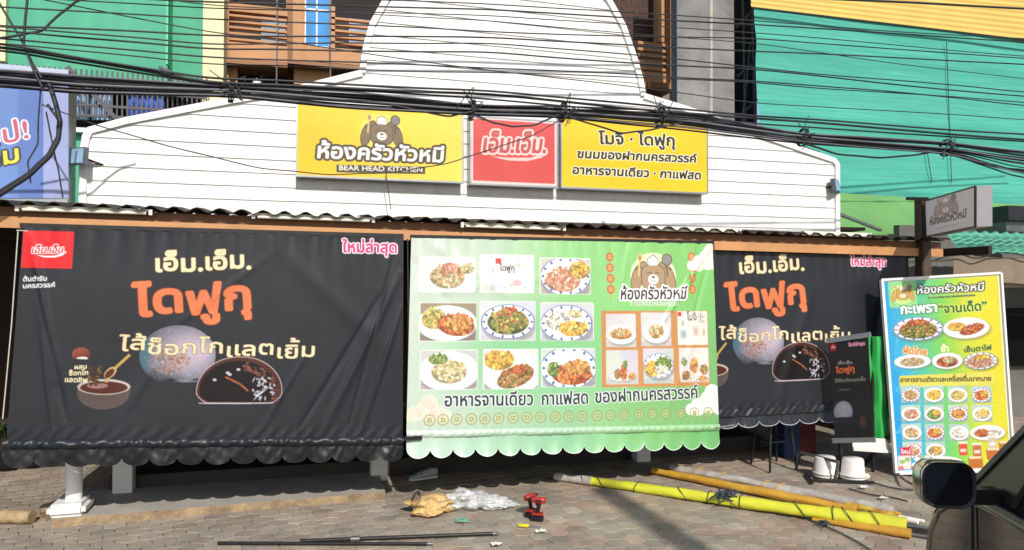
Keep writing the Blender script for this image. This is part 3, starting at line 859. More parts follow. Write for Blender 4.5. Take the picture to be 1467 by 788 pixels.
def bear(A, cx, cy, r, brown=(110, 92, 78), line=(70, 56, 46), halo=(255, 244, 190), hat=(250, 248, 244), cream=(252, 250, 246), gold=(226, 196, 120)):
    A.ell(cx, cy + .1*r, 1.75*r, 1.62*r, halo, a=.75)
    for s_ in (-1, 1):
        A.ell(cx + s_*1.24*r, cy + .25*r, .44*r, .95*r, line, rot=-s_*.25); A.ell(cx + s_*1.24*r, cy + .25*r, .38*r, .88*r, brown, rot=-s_*.25)
        A.ell(cx + s_*.72*r, cy - .66*r, .3*r, .28*r, line); A.ell(cx + s_*.72*r, cy - .66*r, .23*r, .21*r, brown)
        A.ell(cx + s_*1.3*r, cy - .42*r, .09*r, .09*r, line)
    A.line([(cx - 1.12*r, cy + .1*r), (cx - 1.02*r, cy - 1.0*r)], .12*r, gold); A.ell(cx - 1.0*r, cy - 1.16*r, .2*r, .3*r, gold); A.ell(cx - 1.0*r, cy - 1.16*r, .11*r, .18*r, line, a=.5)
    A.line([(cx + 1.1*r, cy + .1*r), (cx + 1.05*r, cy - .7*r)], .12*r, line); A.ell(cx + 1.08*r, cy - 1.05*r, .4*r, .42*r, line); A.ell(cx + 1.08*r, cy - 1.05*r, .32*r, .34*r, (130, 130, 128))
    A.rect(cx - .93*r, cy - .72*r, cx + .93*r, cy + 1.0*r, line, .6*r); A.rect(cx - .87*r, cy - .66*r, cx + .87*r, cy + .95*r, brown, .55*r)
    for dx, dy, rr in ((-.22, -1.0, .22), (.22, -1.0, .22), (0, -1.14, .22)): A.ell(cx + dx*r, cy + dy*r, rr*r, rr*r, line)
    for dx, dy, rr in ((-.22, -1.0, .17), (.22, -1.0, .17), (0, -1.14, .17), (0, -.95, .18)): A.ell(cx + dx*r, cy + dy*r, rr*r, rr*r, hat)
    A.rect(cx - .34*r, cy - .88*r, cx + .34*r, cy - .66*r, hat, .04*r)
    for s_ in (-1, 1): A.line([(cx + s_*.5*r, cy - .12*r), (cx + s_*.3*r, cy - .2*r), (cx + s_*.14*r, cy - .12*r)], .07*r, line)
    A.ell(cx, cy + .3*r, .4*r, .33*r, cream); A.ell(cx, cy + .14*r, .13*r, .09*r, line); A.line([(cx - .18*r, cy + .36*r), (cx, cy + .44*r), (cx + .18*r, cy + .36*r)], .05*r, line)
def rect_z(px, y0, y1): return at(px, y0, YS).z, at(px, y1, YS).z
def paint_main(A, q):
    for k in range(80):
        t = k/79; A.rect(A.w*t - .01, 0, A.w*(t + .02), A.h, (250, 200 + 22*t, 34 + 62*t))  # yellow pales to the right, glare put into the print colour
    cx, cy = q.xy(547, 190); bear(A, cx, cy, .118, brown=(132, 112, 86), halo=(250, 226, 110), line=(92, 76, 58))
    A.text('ห้องครัวหัวหมี', q.xy(455, 226), q.xy(634, 232), (250, 248, 240), .03, [(.115, (84, 74, 58)), (.03, (110, 98, 80))], h=.135, shear=.1)
    A.poly([q.xy(*v) for v in ((482, 236), (609, 239), (609, 249.5), (482, 247))], (84, 74, 60))
    A.text('BEAR HEAD KITCHEN', q.xy(486, 243.8), q.xy(605, 246.4), (250, 246, 232), .012, h=.046)
zt, zb = rect_z(544, 154, 258)
lightbox('wide_lightbox_sign', 'yellow lightbox sign with bear emblem and white outlined shop lettering', at(424, 200, YS).x, at(664, 215, YS).x, zt, zb, paint_main)
def paint_red(A, q):
    for k in range(60):
        t = k/59; A.rect(A.w*t - .01, 0, A.w*(t + .03), A.h, (226 - 10*t, 108 - 44*t, 98 - 38*t))
    A.rect(0, 0, A.w, A.h, (244, 214, 208)); A.rect(.022, .022, A.w - .022, A.h - .03, (222, 86, 82))
    A.text('เอ็ม.เอ็ม.', q.xy(692, 218), q.xy(781, 219), (202, 92, 90), .03, [(.08, (246, 214, 206))], shear=.18, ysc=1.25)
    p = [q.xy(x, y) for x, y in ((703, 224), (730, 226), (760, 226), (783, 219), (776, 226), (755, 231), (728, 230))]
    A.poly(p, (246, 206, 198))
zt, zb = rect_z(735, 169, 267)
lightbox('square_lightbox_sign', 'red square lightbox sign with pink outlined lettering between two yellow signs', at(673, 215, YS).x, at(799, 220, YS).x, zt, zb, paint_red)
def paint_right(A, q):
    wh, dk = (255, 250, 226), (58, 52, 40)
    A.text('โมจิ · ไดฟูกุ', q.xy(858, 206), q.xy(966, 209), dk, .03, [(.05, wh)], h=.115)
    A.text('ขนมของฝากนครสวรรค์', q.xy(827, 226), q.xy(997, 233), dk, .04, [(.06, wh)], h=.085, shear=.12)
    A.text('อาหารจานเดียว · กาแฟสด', q.xy(820, 249), q.xy(1003, 257), dk, .04, [(.06, wh)], h=.085, shear=.12)
zt, zb = rect_z(908, 164, 274)
lightbox('lettered_lightbox_sign', 'yellow lightbox sign with three lines of dark Thai lettering', at(803, 220, YS).x, at(1014, 230, YS).x, zt, zb, paint_right)
mb = MB()

# ------------------------------------------------------------------ artwork of the banners and the menu board
PAL = dict(
    noodle=[(232, 206, 160), (214, 176, 120), (240, 222, 186), (190, 140, 84), (176, 100, 60), (120, 140, 70)],
    pink=[(226, 150, 130), (236, 178, 156), (206, 116, 98), (240, 206, 186), (180, 90, 76), (196, 140, 110)],
    mince=[(150, 96, 50), (176, 118, 64), (120, 80, 44), (200, 150, 90), (96, 112, 50), (186, 84, 50)],
    basil=[(70, 96, 40), (96, 120, 50), (210, 170, 60), (226, 190, 90), (150, 90, 46), (190, 60, 40), (120, 130, 60)],
    omelet=[(240, 190, 70), (226, 164, 50), (248, 214, 110), (206, 140, 50)],
    rice=[(248, 246, 240), (240, 236, 226), (252, 252, 250), (226, 222, 210)],
    redsauce=[(200, 80, 36), (220, 104, 46), (180, 62, 30), (236, 140, 70), (160, 52, 28)],
    fried=[(214, 140, 60), (196, 112, 44), (230, 170, 90), (170, 90, 36)],
    pale=[(234, 214, 176), (222, 194, 140), (244, 232, 206), (204, 170, 110), (150, 160, 90)],
    green=[(110, 150, 60), (80, 120, 46), (150, 180, 90), (60, 96, 40)],
    curry=[(226, 190, 90), (210, 170, 70), (236, 210, 130), (120, 140, 60)])
def heap(A, cx, cy, rx, ry, pal, n, size, rng, rot=0.0):
    pal = [tuple(c_*.8 + d_*.2 for c_, d_ in zip(c, (216, 190, 146))) for c in PAL[pal]]; n = int(n*1.5); size *= .78; cr, sr = math.cos(rot), math.sin(rot)
    A.ell(cx, cy + ry*.12, rx*1.04, ry*1.0, tuple(c*.62 for c in pal[0]), rot, soft=2.5)
    for k in range(n):
        a, r = rng.uniform(0, 6.283), math.sqrt(rng.uniform(0, 1))
        u, v = r*math.cos(a)*rx, r*math.sin(a)*ry; c = rng.choice(pal); j = rng.uniform(.84, 1.12)
        A.ell(cx + u*cr - v*sr, cy + u*sr + v*cr, size*rng.uniform(.5, 1.3), size*rng.uniform(.35, .8), tuple(min(255, q*j) for q in c), rng.uniform(0, 3.1), soft=1.3, shade=.16)
    for k in range(max(2, n//14)):
        a, r = rng.uniform(0, 6.283), math.sqrt(rng.uniform(0, .8)); u, v = r*math.cos(a)*rx, r*math.sin(a)*ry
        A.ell(cx + u*cr - v*sr, cy + u*sr + v*cr, size*.22, size*.16, (255, 250, 236), a=.7)
def plate(A, cx, cy, rx, ry, rot=0.0, deco=None, rng=None, bowl=(238, 236, 236)):
    A.ell(cx + rx*.05, cy + ry*.16, rx*1.04, ry*1.04, (110, 104, 100), rot, a=.45, soft=4)
    A.ell(cx, cy, rx, ry, tuple(c*.9 for c in bowl), rot); A.ell(cx, cy - ry*.03, rx*.97, ry*.95, (250, 249, 248), rot)
    A.ell(cx, cy + ry*.02, rx*.78, ry*.76, tuple(c*.95 for c in bowl), rot, soft=2); A.ell(cx, cy + ry*.06, rx*.73, ry*.71, (246, 244, 242), rot, soft=2)
    if deco:
        for k in range(14):
            t = k*.449; cr, sr = math.cos(rot), math.sin(rot); u, v = rx*.88*math.cos(t), ry*.86*math.sin(t)
            A.ell(cx + u*cr - v*sr, cy + u*sr + v*cr, rx*.06, ry*.07, deco, t, a=.85)
        A.ell(cx, cy, rx*.99, ry*.99, deco, rot, ring=ry*.035)
def photo(A, x0, y0, x1, y1, bg, plates, heaps, seed, r=.012, edge=True):
    rng = random.Random(seed); w, h = x1-x0, y1-y0
    B = Art(w, h, A.c, bg)
    for k in range(10): B.ell(rng.uniform(0, w), rng.uniform(0, h), w*.3, h*.3, tuple(c*rng.uniform(.86, 1.08) for c in bg), a=.4, soft=12)
    B.rect(-.1, h*.86, w + .1, h + .1, tuple(c*.82 for c in bg), a=.5)
    for p in plates:
        cx, cy, rx, ry = p[0]*w, p[1]*h, p[2]*w, p[3]*h; plate(B, cx, cy, rx, ry, p[4] if len(p) > 4 else 0, p[5] if len(p) > 5 else None, rng)
    for q in heaps:
        heap(B, q[0]*w, q[1]*h, q[2]*w, q[3]*h, q[4], q[5], q[6]*h, rng, q[7] if len(q) > 7 else 0)
    i0, j0 = np.searchsorted(A.x, x0), np.searchsorted(A.y, y0); n_y, n_x = B.img.shape[:2]
    n_y = min(n_y, A.img.shape[0]-j0); n_x = min(n_x, A.img.shape[1]-i0)
    old = A.img[j0:j0+n_y, i0:i0+n_x].copy()
    X, Y = np.meshgrid(B.x[:n_x], B.y[:n_y]); qx = np.abs(X-w/2)-w/2+r; qy = np.abs(Y-h/2)-h/2+r
    m = np.clip(.5 - (np.hypot(np.maximum(qx, 0), np.maximum(qy, 0)) - r)/A.c, 0, 1)[..., None]
    A.img[j0:j0+n_y, i0:i0+n_x] = old*(1-m) + B.img[:n_y, :n_x]*m
    return B
BLUE = (60, 84, 150)
YTOP, YBOT = -.1, -.14
# ---- black daifuku-style banner
BK = (43, 45, 50)
QL = Quad(at(33, 325, YTOP), at(578, 340, YTOP), at(577, 628, YBOT), at(9, 632, YBOT))
def black_art(tagpos=None):
    A = Art(QL.w, QL.h, .0042, BK); q = QL.xy; cream = (236, 220, 178); rng = random.Random(5)
    a, b = q(34, 330), q(103, 385); A.rect(a[0], a[1], b[0], b[1], (226, 40, 46))
    A.text('เอ็ม.เอ็ม.', q(46, 362.5), q(93, 362), (206, 40, 50), .02, [(.09, (252, 246, 246))], shear=.16, ysc=1.1)
    A.poly([q(x, y) for x, y in ((52, 365), (66, 366.5), (80, 366), (94, 361), (90, 366), (78, 369), (62, 368.5))], (250, 244, 244))
    A.text('ต้นตำรับ', q(33, 403), q(67, 402), (232, 232, 232), .03); A.text('นครสวรรค์', q(33, 413), q(79, 411), (232, 232, 232), .03)
    A.text('เอ็ม.เอ็ม.', q(224, 389), q(359, 384), cream, .035, [(.02, (120, 84, 50))], h=.12, wob=.01)
    A.text('ไดฟูกุ', q(192, 453), q(358, 441), (226, 124, 80), .042, [(.018, (120, 54, 36))], h=.205, wob=.02)
    # the two sweets, the bowl and spoon
    cx, cy = q(255, 509); k = 52/545*QL.w
    old = A.img.copy()
    for i in range(40):
        t = i/39; A.ell(cx + k*.42*t, cy - k*.12*t, k*(1.3 - 1.0*t), k*(1.2 - .95*t), (62 + 136*t**.9, 74 + 108*t**.9, 86 + 110*t**.9), soft=8)
    A.ell(cx - k*.92, cy + k*.0, k*.2, k*.7, (64, 112, 126), .2, a=.7, soft=10)
    A.ell(cx - k*.5, cy + k*.95, k*.75, k*.42, BK, .15, a=.75, soft=26)
    for i in range(240):
        a_, r_ = rng.uniform(0, 6.28), math.sqrt(rng.random()); u, v = -.18 + .5*r_*math.cos(a_), .18 + .48*r_*math.sin(a_)
        if u*u + v*v < .92: A.ell(cx + u*k, cy + v*k*.86, k*.035, k*.03, rng.choice([(150, 100, 80), (176, 128, 106), (130, 86, 70), (206, 176, 164)]), a=.7*(1 - r_*.6))
    for i in range(60):
        a_, r_ = rng.uniform(0, 6.28), math.sqrt(rng.random()); A.ell(cx + .94*k*r_*math.cos(a_), cy + .8*k*r_*math.sin(a_), k*.018, k*.014, (222, 214, 220), a=.4)
    XX, YY = np.meshgrid((A.x - cx)/k, (A.y - cy)/k); mm = np.clip((1 - np.sqrt(XX**2 + (YY/.86)**2))*k/A.c + .5, 0, 1)*np.clip((.74 - YY + .05*np.sin(XX*9))*k/A.c/3, 0, 1)
    A.img = old*(1 - mm[..., None]) + A.img*mm[..., None]; A.ell(cx + k*.3, cy + k*.74, k*.3, k*.035, (150, 150, 165), a=.7, soft=3)
    A.text('ไส้ช็อกโกแลตเยิ้ม', q(170, 502), q(450, 511), cream, .02, [(.018, (120, 86, 54))], h=.098, wob=.011, arc=-.006)
    hx, hy = q(343, 577); R = 60/545*QL.w; H = 62/545*QL.w
    dome = [(hx + R*math.copysign(abs(math.cos(t))**.8, math.cos(t))*(1 - .05*max(0, 1 - 4*t*(math.pi-t)/3)), hy - H*abs(math.sin(t))**.85) for t in np.linspace(0, math.pi, 50)]
    dome = [(hx + R*math.copysign(abs(math.cos(t))**.95, math.cos(t)), min(hy, hy - .27*H - (.83 if math.sin(t) > 0 else .4)*H*math.copysign(abs(math.sin(t)), math.sin(t)))) for t in np.linspace(0, 2*math.pi, 80)[:-1]]
    A.poly(dome, (196, 172, 176), dil=.006); A.poly(dome, (80, 44, 38)); sm = [(hx - .035*R + (x-hx)*.91, hy - .006 + (y-hy)*.9) for x, y in dome]; A.poly(sm, (26, 20, 23))
    for i in range(60):
        t = rng.uniform(.05, 1.5); rr = rng.uniform(.78, .98); A.ell(hx + R*rr*math.cos(t), hy - H*rr*math.sin(t), .012, .008, rng.choice([(120, 70, 56), (150, 100, 84), (90, 50, 44)]), a=.8)
    for i in range(30): A.ell(hx + R*rng.uniform(.3, .82), hy - H*rng.uniform(.08, .62), rng.uniform(.006, .022), rng.uniform(.004, .012), (216, 214, 226), rng.uniform(0, 3), a=.75)
    A.poly([(hx + R*.3, hy - .01), (hx + R*.75, hy - H*.42), (hx + R*.42, hy - H*.2)], (226, 224, 234), a=.8)
    A.line([(hx - R*.35, hy - H*.62), (hx, hy - H*.45), (hx + R*.2, hy - H*.28)], .014, (172, 96, 56), a=.9)
    for x, y in ((-.3, -.72), (-.05, -.8), (-.6, -.55), (-.25, -.68)): A.ell(hx + x*R, hy + y*H, .014, .01, (220, 220, 228), a=.85)
    A.line([(hx - R*.95, hy + .004), (hx - R*.1, hy + .006), (hx + R*.8, hy + .002)], .009, (206, 196, 200), a=.8)
    c1, c2 = q(149, 556); k = 34/545*QL.w
    A.ell(c1, c2 + k*.2, k*1.0, k*.72, (88, 76, 72)); A.rect(c1 - k*1.1, c2 - k, c1 + k*1.1, c2 - k*.05, BK)
    A.ell(c1, c2 - k*.05, k*1.0, k*.34, (196, 184, 174)); A.ell(c1, c2 - k*.02, k*.9, k*.27, (84, 40, 34)); A.ell(c1 - k*.25, c2 - k*.1, k*.4, k*.12, (190, 150, 140), a=.7)
    A.line([q(152, 548), q(160, 532), q(186, 508)], .02, (196, 160, 96)); A.ell(*q(158, 534), .05, .03, (210, 176, 116), -.9); A.ell(*q(157, 535), .04, .022, (96, 44, 34), -.9)
    for i in range(26): x, y = q(rng.uniform(127, 148), rng.uniform(524, 552)); A.ell(x, y, rng.uniform(.008, .02), rng.uniform(.006, .014), rng.choice([(92, 60, 40), (120, 84, 54), (70, 44, 32)]), rng.uniform(0, 3))
    c1, c2 = q(116, 508); A.ell(c1, c2, .058, .052, (124, 62, 48), shade=.3); A.ell(c1 + .01, c2 + .028, .036, .012, (226, 216, 214)); A.poly([(c1 - .05, c2 + .03), (c1 + .05, c2 + .035), (c1, c2 + .075)], BK)
    A.text('ผสม', q(107, 529), q(124, 528), cream, .03); A.text('ช็อกโก', q(99, 538), q(126, 537), cream, .03); A.text('แลตชิพ', q(93, 547), q(125, 548), cream, .03)
    t0_, t1_ = tagpos or (q(491, 361), q(568, 362)); A.text('ใหม่ล่าสุด', t0_, t1_, (214, 60, 120), .02, [(.09, (250, 226, 236))], h=.082)
    return A
ABLK = black_art()
ABLK.grain(.035, 4)
def black_disp(seed, big=True):
    def f(X, Y):
        w, h = QL.w, QL.h
        d = ripple(X, Y, seed, .004, 3.2, .8) + ripple(X, Y, seed+1, .0016, 16, 4)
        d += .007*np.cos(X*46 + 2*np.sin(X*5))*np.exp(-Y/.16)*(.4 + .6*np.sin(X*2.3)**2)
        d += .004*np.cos(X*60 + Y*34 + 3*np.sin(X*3))*np.exp(-((h - Y - .03)/.05)**2)
        d += folds(X, Y, [(.62*w, .05, .98*w, .6*h, .07, .006), (.78*w, .95*h, .99*w, .18*h, .03, .014), (.7*w, .98*h, .93*w, .3*h, .02, -.01), (.88*w, .97*h, .995*w, .35*h, .02, .012), (.84*w, .98*h, .97*w, .1*h, .014, -.007), (.6*w, .99*h, .72*w, .6*h, .02, .006),
            (.02*w, .04*h, .10*w, .72*h, .03, .016), (.03*w, .2*h, .13*w, .9*h, .02, -.012), (.26*w, .9*h, .36*w, .55*h, .03, .006), (.1*w, .95*h, .06*w, .5*h, .014, .008), (.35*w, .5*h, .62*w, .1*h, .03, .004)])
        return d
    return f
MBLK = print_mat('black_vinyl_print', 0.38, 0.32, 0.0, 0.12, 2.2)
MVAL = print_mat('black_valance_vinyl', 0.36, 0.4, 0.0, 0.1, 6)
def valance_art(w, h, n, col, edge, seed, cell=.005):
    A = Art(w, h, cell, (200, 200, 200)); A.img[:] = col(A.x)[None, :, :]/255
    t = (A.x/w*n) % 1.0; ln = .56 + .44*np.sqrt(np.clip(1 - (2*t - 1)**2, 0, 1))
    rel = A.y[:, None]*ln[None, :]
    e = np.clip((A.y[:, None] - h + edge[0]/np.maximum(ln[None, :], .3))/(cell*1.2), 0, 1)[..., None]
    A.img = A.img*(1 - e*.85) + np.array(edge[1])/255*e*.85
    return A, ln
def valance(name, TL_, TR_, drop, n, col, edge, m, parent, disp, seed):
    TL_, TR_ = Vector(TL_), Vector(TR_); q = Quad(TL_, TR_, TR_ - Vector((0, .012, drop)), TL_ - Vector((0, .012, drop)))
    A, ln = valance_art(q.w, q.h, n, col, edge, seed)
    return sheet(name, A, q, m, parent, disp, ln)
def hang_ropes(t, tops, m=M['rope'], r=.0045):
    for a_, b_ in tops: MB().tube([a_, (Vector(a_)+Vector(b_))/2 + Vector((.01, -.01, 0)), b_], r, 6).build('tie_rope', m, t)

t = thing('black_banner', 'large black vinyl banner with red logo patch at its corner, nearest on the left', 'banner', QL.c[3], 'black banners under the eave')
sheet('printed_sheet', ABLK, QL, MBLK, t, black_disp(11))
hemL, hemR = at(4, 637, YBOT - .015), at(578, 631, YBOT - .015)
q = Quad(hemL + Vector((0, 0, .03)), hemR + Vector((0, 0, .03)), hemR - Vector((0, .0, .035)), hemL - Vector((0, .0, .035)))
A = Art(q.w, q.h, .006, (40, 43, 49)); sheet('bottom_hem', A, q, MBLK, t, lambda X, Y: .012 + .0035*np.sin(X*70 + Y*60 + 4*np.sin(X*7)) + ripple(X, Y, 3, .006, 22, 26) - .02*((Y/q.h - .5)*2)**2)
vd = lambda X, Y: ripple(X, Y, 21, .005, 16, 10) + ripple(X, Y, 22, .0022, 60, 50) + .012*np.sin(X*15)*Y/.16 - (Y/.16)**2*.012
valance('scalloped_valance', hemL - Vector((0, -.02, .03)), hemR - Vector((0, -.02, .03)), .135, 15, lambda x: np.tile(np.array((32, 33, 37.)), (len(x), 1)), (.005, (66, 68, 72)), MVAL, t, vd, 2)
hang_ropes(t, [(at(26, 330, YTOP + .02), at(4, 600, YTOP)), (at(24, 330, YTOP + .02), QL.c[0] + Vector((.03, 0, -.03)))], M['rope_pale'])
hang_ropes(t, [(at(584, 342, YTOP + .0), at(582, 630, YTOP))])
MB().bar(at(29, 322.5, YTOP + .015), at(578, 338, YTOP + .015), .03, .03).build('top_pipe', M['dark_steel'], t)

# ---- the same print further right
xa0, ya0 = QL.xy(192, 449); xa1, _ = QL.xy(358, 438); _, yb0 = QL.xy(300, 388); _, yb1 = QL.xy(330, 580)
YR = -.02
w0, w1 = at(1041, 443, YR), at(1152, 437, YR); sx = (w1.x - w0.x)/(xa1 - xa0); X0 = w0.x - sx*xa0
zt_, zb_ = at(1105, 390, YR).z, at(1140, 546, YR).z; sz = (zt_ - zb_)/(yb1 - yb0); Z0 = zt_ + sz*yb0
ZB = at(1110, 583, YR).z
QR = Quad((X0, YR, Z0), (X0 + sx*QL.w, YR, Z0), (X0 + sx*QL.w, YR - .03, Z0 - sz*QL.h), (X0, YR - .03, Z0 - sz*QL.h))
t = thing('black_banner', 'second black vinyl banner, the farther one partly hidden behind the bright green banner', 'banner', QR.c[3], 'black banners under the eave')
def rd(X, Y):
    d = ripple(X, Y, 31, .004, 3.0, .6) + .006*np.cos(X*52 + 2*np.sin(X*6))*np.exp(-Y/.25) + .003*np.cos(X*60 + Y*34)*np.exp(-((QL.h - Y - .03)/.05)**2)
    return d + folds(X, Y, [(.45*QL.w, .99*QL.h, .6*QL.w, .3*QL.h, .05, .012), (.8*QL.w, .95*QL.h, .9*QL.w, .2*QL.h, .05, .014)])
# keep only the left part of the print that the photo shows free of the neighbours, down to its own hem
keep = min(1.0, (Z0 - ZB)/(sz*QL.h)); ARt = Art(QL.w, QL.h, .0042, BK); ny_ = int(ABLK.img.shape[0]*keep)
if Z0 - sz*QL.h > ZB:                    # print ends above the hem: plain vinyl follows
    pass
tg = [((v.x - X0)/sx, (Z0 - v.z)/sz) for v in (at(1219, 380, YR), at(1269, 381, YR))]
ARt = black_art(tg); ARt.grain(.035, 4)
sheet('printed_sheet', ARt, QR, MBLK, t, rd)
ZB = min(ZB, QR.c[3].z + .01)
ha, hb = Vector((QR.c[3].x, YR - .045, ZB)), Vector((QR.c[2].x, YR - .045, ZB))
q2 = Quad(ha + Vector((0, 0, .03)), hb + Vector((0, 0, .03)), hb - Vector((0, 0, .035)), ha - Vector((0, 0, .035)))
A = Art(q2.w, q2.h, .006, (42, 44, 50)); sheet('bottom_hem', A, q2, MBLK, t, lambda X, Y: .008 + .003*np.sin(X*80 + Y*70) + ripple(X, Y, 6, .004, 26, 26))
valance('scalloped_valance', ha - Vector((0, -.02, .03)), hb - Vector((0, -.02, .03)), .12, 13, lambda x: np.tile(np.array((42, 44, 50.)), (len(x), 1)), (.009, (226, 226, 228)), MVAL, t, lambda X, Y: .008*np.sin(X*14)*Y/.12 + ripple(X, Y, 23, .002, 50, 40) + .01*(Y/.12)**2, 2)  # near-white scallop edges are painted highlights

# ---- green food banner
QG = Quad(at(589, 341, YTOP - .02), at(1021, 349, YTOP - .02), at(1030, 612, YBOT - .02), at(582, 622, YBOT - .02))
def green_col(t):
    k = [0, .12, .3, .5, .62, .8, 1]; c = np.array([(192, 208, 190), (184, 206, 186), (162, 198, 164), (146, 194, 150), (144, 196, 138), (124, 182, 110), (110, 172, 102)], float)
    return np.stack([np.interp(t, k, c[:, i]) for i in range(3)], -1)
def green_art():
    A = Art(QG.w, QG.h, .0042, (150, 210, 150)); q = QG.xy; U = A.x/A.w; V = A.y/A.h
    TT = np.clip(U[None, :] + .06*np.sin(V*5 + 1)[:, None]*np.sin(U*7)[None, :], 0, 1); A.img = green_col(TT)/255
    for x, y, r, c in ((.47, .58, .25, (120, 200, 130)), (.03, .02, .45, (206, 212, 200)), (.33, .62, .2, (120, 196, 130)), (.75, .1, .4, (126, 208, 96))): A.ell(x*A.w, y*A.h, r*A.w, r*A.w*.6, c, a=.5, soft=90)
    sl = [((601, 368), (680, 418), (226, 220, 218), [(.5, .5, .75, .7)], [(.5, .52, .30, .34, 'noodle', 110, .07), (.56, .3, .16, .14, 'pink', 24, .08), (.86, .3, .12, .14, 'pale', 12, .09)]),
          ((774, 370), (845, 421), (200, 196, 190), [(.5, .5, .52, .56, 0, BLUE)], [(.44, .58, .34, .32, 'pink', 110, .09), (.78, .3, .2, .24, 'omelet', 30, .08)]),
          ((602, 434), (681, 488), (150, 136, 116), [(.48, .54, .54, .48)], [(.24, .4, .2, .26, 'curry', 50, .08), (.64, .56, .32, .28, 'redsauce', 60, .08, .1), (.68, .54, .22, .2, 'fried', 50, .08)]),
          ((688, 432), (766, 487), (216, 214, 220), [(.5, .52, .5, .46, 0, BLUE)], [(.5, .5, .36, .32, 'basil', 140, .07), (.54, .2, .1, .06, 'redsauce', 10, .07)]),
          ((775, 434), (850, 487), (206, 206, 214), [(.48, .54, .5, .5, 0, BLUE)], [(.32, .44, .22, .26, 'rice', 60, .06), (.62, .66, .26, .2, 'omelet', 44, .09), (.66, .28, .12, .1, 'pale', 12, .08)]),
          ((603, 502), (683, 557), (196, 194, 192), [(.5, .54, .54, .52)], [(.5, .52, .3, .3, 'pale', 100, .07), (.3, .22, .16, .12, 'green', 26, .08)]),
          ((693, 501), (770, 556), (222, 218, 206), [(.52, .54, .6, .6)], [(.28, .24, .26, .24, 'omelet', 44, .08), (.58, .66, .34, .26, 'mince', 130, .06, -.35), (.62, .5, .12, .1, 'redsauce', 18, .07)]),
          ((776, 500), (852, 553), (200, 204, 212), [(.5, .5, .54, .58, 0, BLUE)], [(.56, .66, .36, .26, 'redsauce', 90, .08), (.66, .48, .24, .2, 'fried', 60, .08), (.2, .52, .1, .18, 'green', 26, .08)])]
    for i, (p, r_, bg_, pl, hp) in enumerate(sl):
        a, b = q(*p), q(*r_); A.rect(a[0] - .006, a[1] - .006, b[0] + .006, b[1] + .006, (226, 232, 222), .014); photo(A, a[0], a[1], b[0], b[1], bg_, pl, hp, 100 + i)
    a, b = q(687, 364), q(765, 420); A.rect(a[0], a[1], b[0], b[1], (228, 234, 226), .014)
    a, b = q(702, 369), q(760, 417); A.rect(a[0], a[1], b[0], b[1], (244, 238, 240)); A.rect(a[0], a[1], a[0] + .045, b[1], (206, 214, 218))
    a2, b2 = q(710, 370), q(718, 378); A.rect(a2[0], a2[1], b2[0], b2[1], (206, 60, 66)); A.text('ไดฟูกุ', q(716, 388), q(737, 388), (50, 44, 44), .01, ysc=1.2)
    A.line([q(722, 394), q(738, 394)], .006, (190, 160, 160)); A.ell(*q(740, 405), .045, .03, (226, 190, 188)); A.ell(*q(730, 406), .03, .024, (236, 214, 210)); A.ell(*q(743, 380), .026, .024, (214, 200, 180))
    rg = random.Random(9)
    for k in range(14): A.ell(*q(rg.uniform(704, 758), rg.uniform(371, 415)), .007, .007, rg.choice([(90, 150, 140), (200, 120, 110), (120, 130, 160)]), a=.6)
    a, b = q(861, 445), q(1017, 553); A.rect(a[0], a[1], b[0], b[1], (196, 132, 74))
    tl = [((867, 449), (911, 497), (214, 212, 216), [(.5, .62, .5, .3)], [(.5, .6, .34, .15, 'fried', 50, .06), (.46, .57, .16, .08, 'pale', 16, .05)]), ((918, 447), (962, 495), (212, 212, 216), [(.5, .58, .46, .34)], [(.5, .55, .24, .2, 'noodle', 70, .06)]),
          ((867, 501), (914, 550), (212, 210, 210), [(.5, .78, .4, .12)], [(.55, .66, .1, .2, 'redsauce', 26, .06), (.36, .7, .1, .12, 'mince', 20, .06), (.8, .76, .1, .08, 'fried', 16, .06), (.6, .4, .06, .1, 'green', 10, .05)]),
          ((921, 499), (966, 549), (206, 212, 212), [(.5, .5, .5, .36, 0, BLUE)], [(.3, .55, .24, .22, 'omelet', 34, .07), (.66, .45, .26, .2, 'green', 40, .07), (.6, .6, .2, .12, 'rice', 22, .06)]),
          ((972, 498), (1016, 547), (226, 220, 214), [], [(.5, .5, .12, .22, 'fried', 30, .07), (.22, .8, .12, .12, 'mince', 18, .07), (.84, .62, .12, .14, 'mince', 18, .07), (.5, .84, .12, .12, 'rice', 20, .06), (.16, .4, .08, .1, 'green', 12, .06), (.8, .9, .14, .06, 'fried', 14, .06)])]
    for i, (p, r_, bg_, pl, hp) in enumerate(tl): a, b = q(*p), q(*r_); photo(A, a[0], a[1], b[0], b[1], bg_, pl, hp, 200 + i, .002)
    a, b = q(970, 446), q(1014, 494); A.rect(a[0], a[1], b[0], b[1], (236, 228, 214)); a2, b2 = q(970.5, 447), q(976, 453); A.rect(a2[0], a2[1], b2[0], b2[1], (210, 50, 50))
    A.text('โมจิ', q(984, 459), q(998, 459), (60, 46, 40), .01, ysc=1.3); A.text('เอ็ม', q(1000, 455), q(1009, 455), (70, 56, 50), .01); A.text('เอ็ม', q(1000, 462), q(1009, 462), (70, 56, 50), .01)
    for x, y, w_, h_, c in ((979, 479, 9, 13, (176, 196, 206)), (996, 474, 9, 16, (222, 196, 180)), (978, 463, 4, 8, (170, 186, 140)), (1008, 476, 4, 10, (206, 170, 140))):
        a, b = q(x - w_/2, y - h_/2), q(x + w_/2, y + h_/2); A.rect(a[0], a[1], b[0], b[1], c, .008); A.rect(a[0] + .012, a[1] + .02, b[0] - .012, b[1] - .02, tuple(v*.86 for v in c))
    bx = q(936, 394); bear(A, bx[0], bx[1], .128, brown=(168, 138, 104), halo=(244, 244, 206), line=(104, 82, 64))
    A.text('ห้องครัวหัวหมี', q(889, 429), q(982, 428), (44, 40, 44), .02, [(.1, (250, 250, 246))], h=.1, shear=.1)
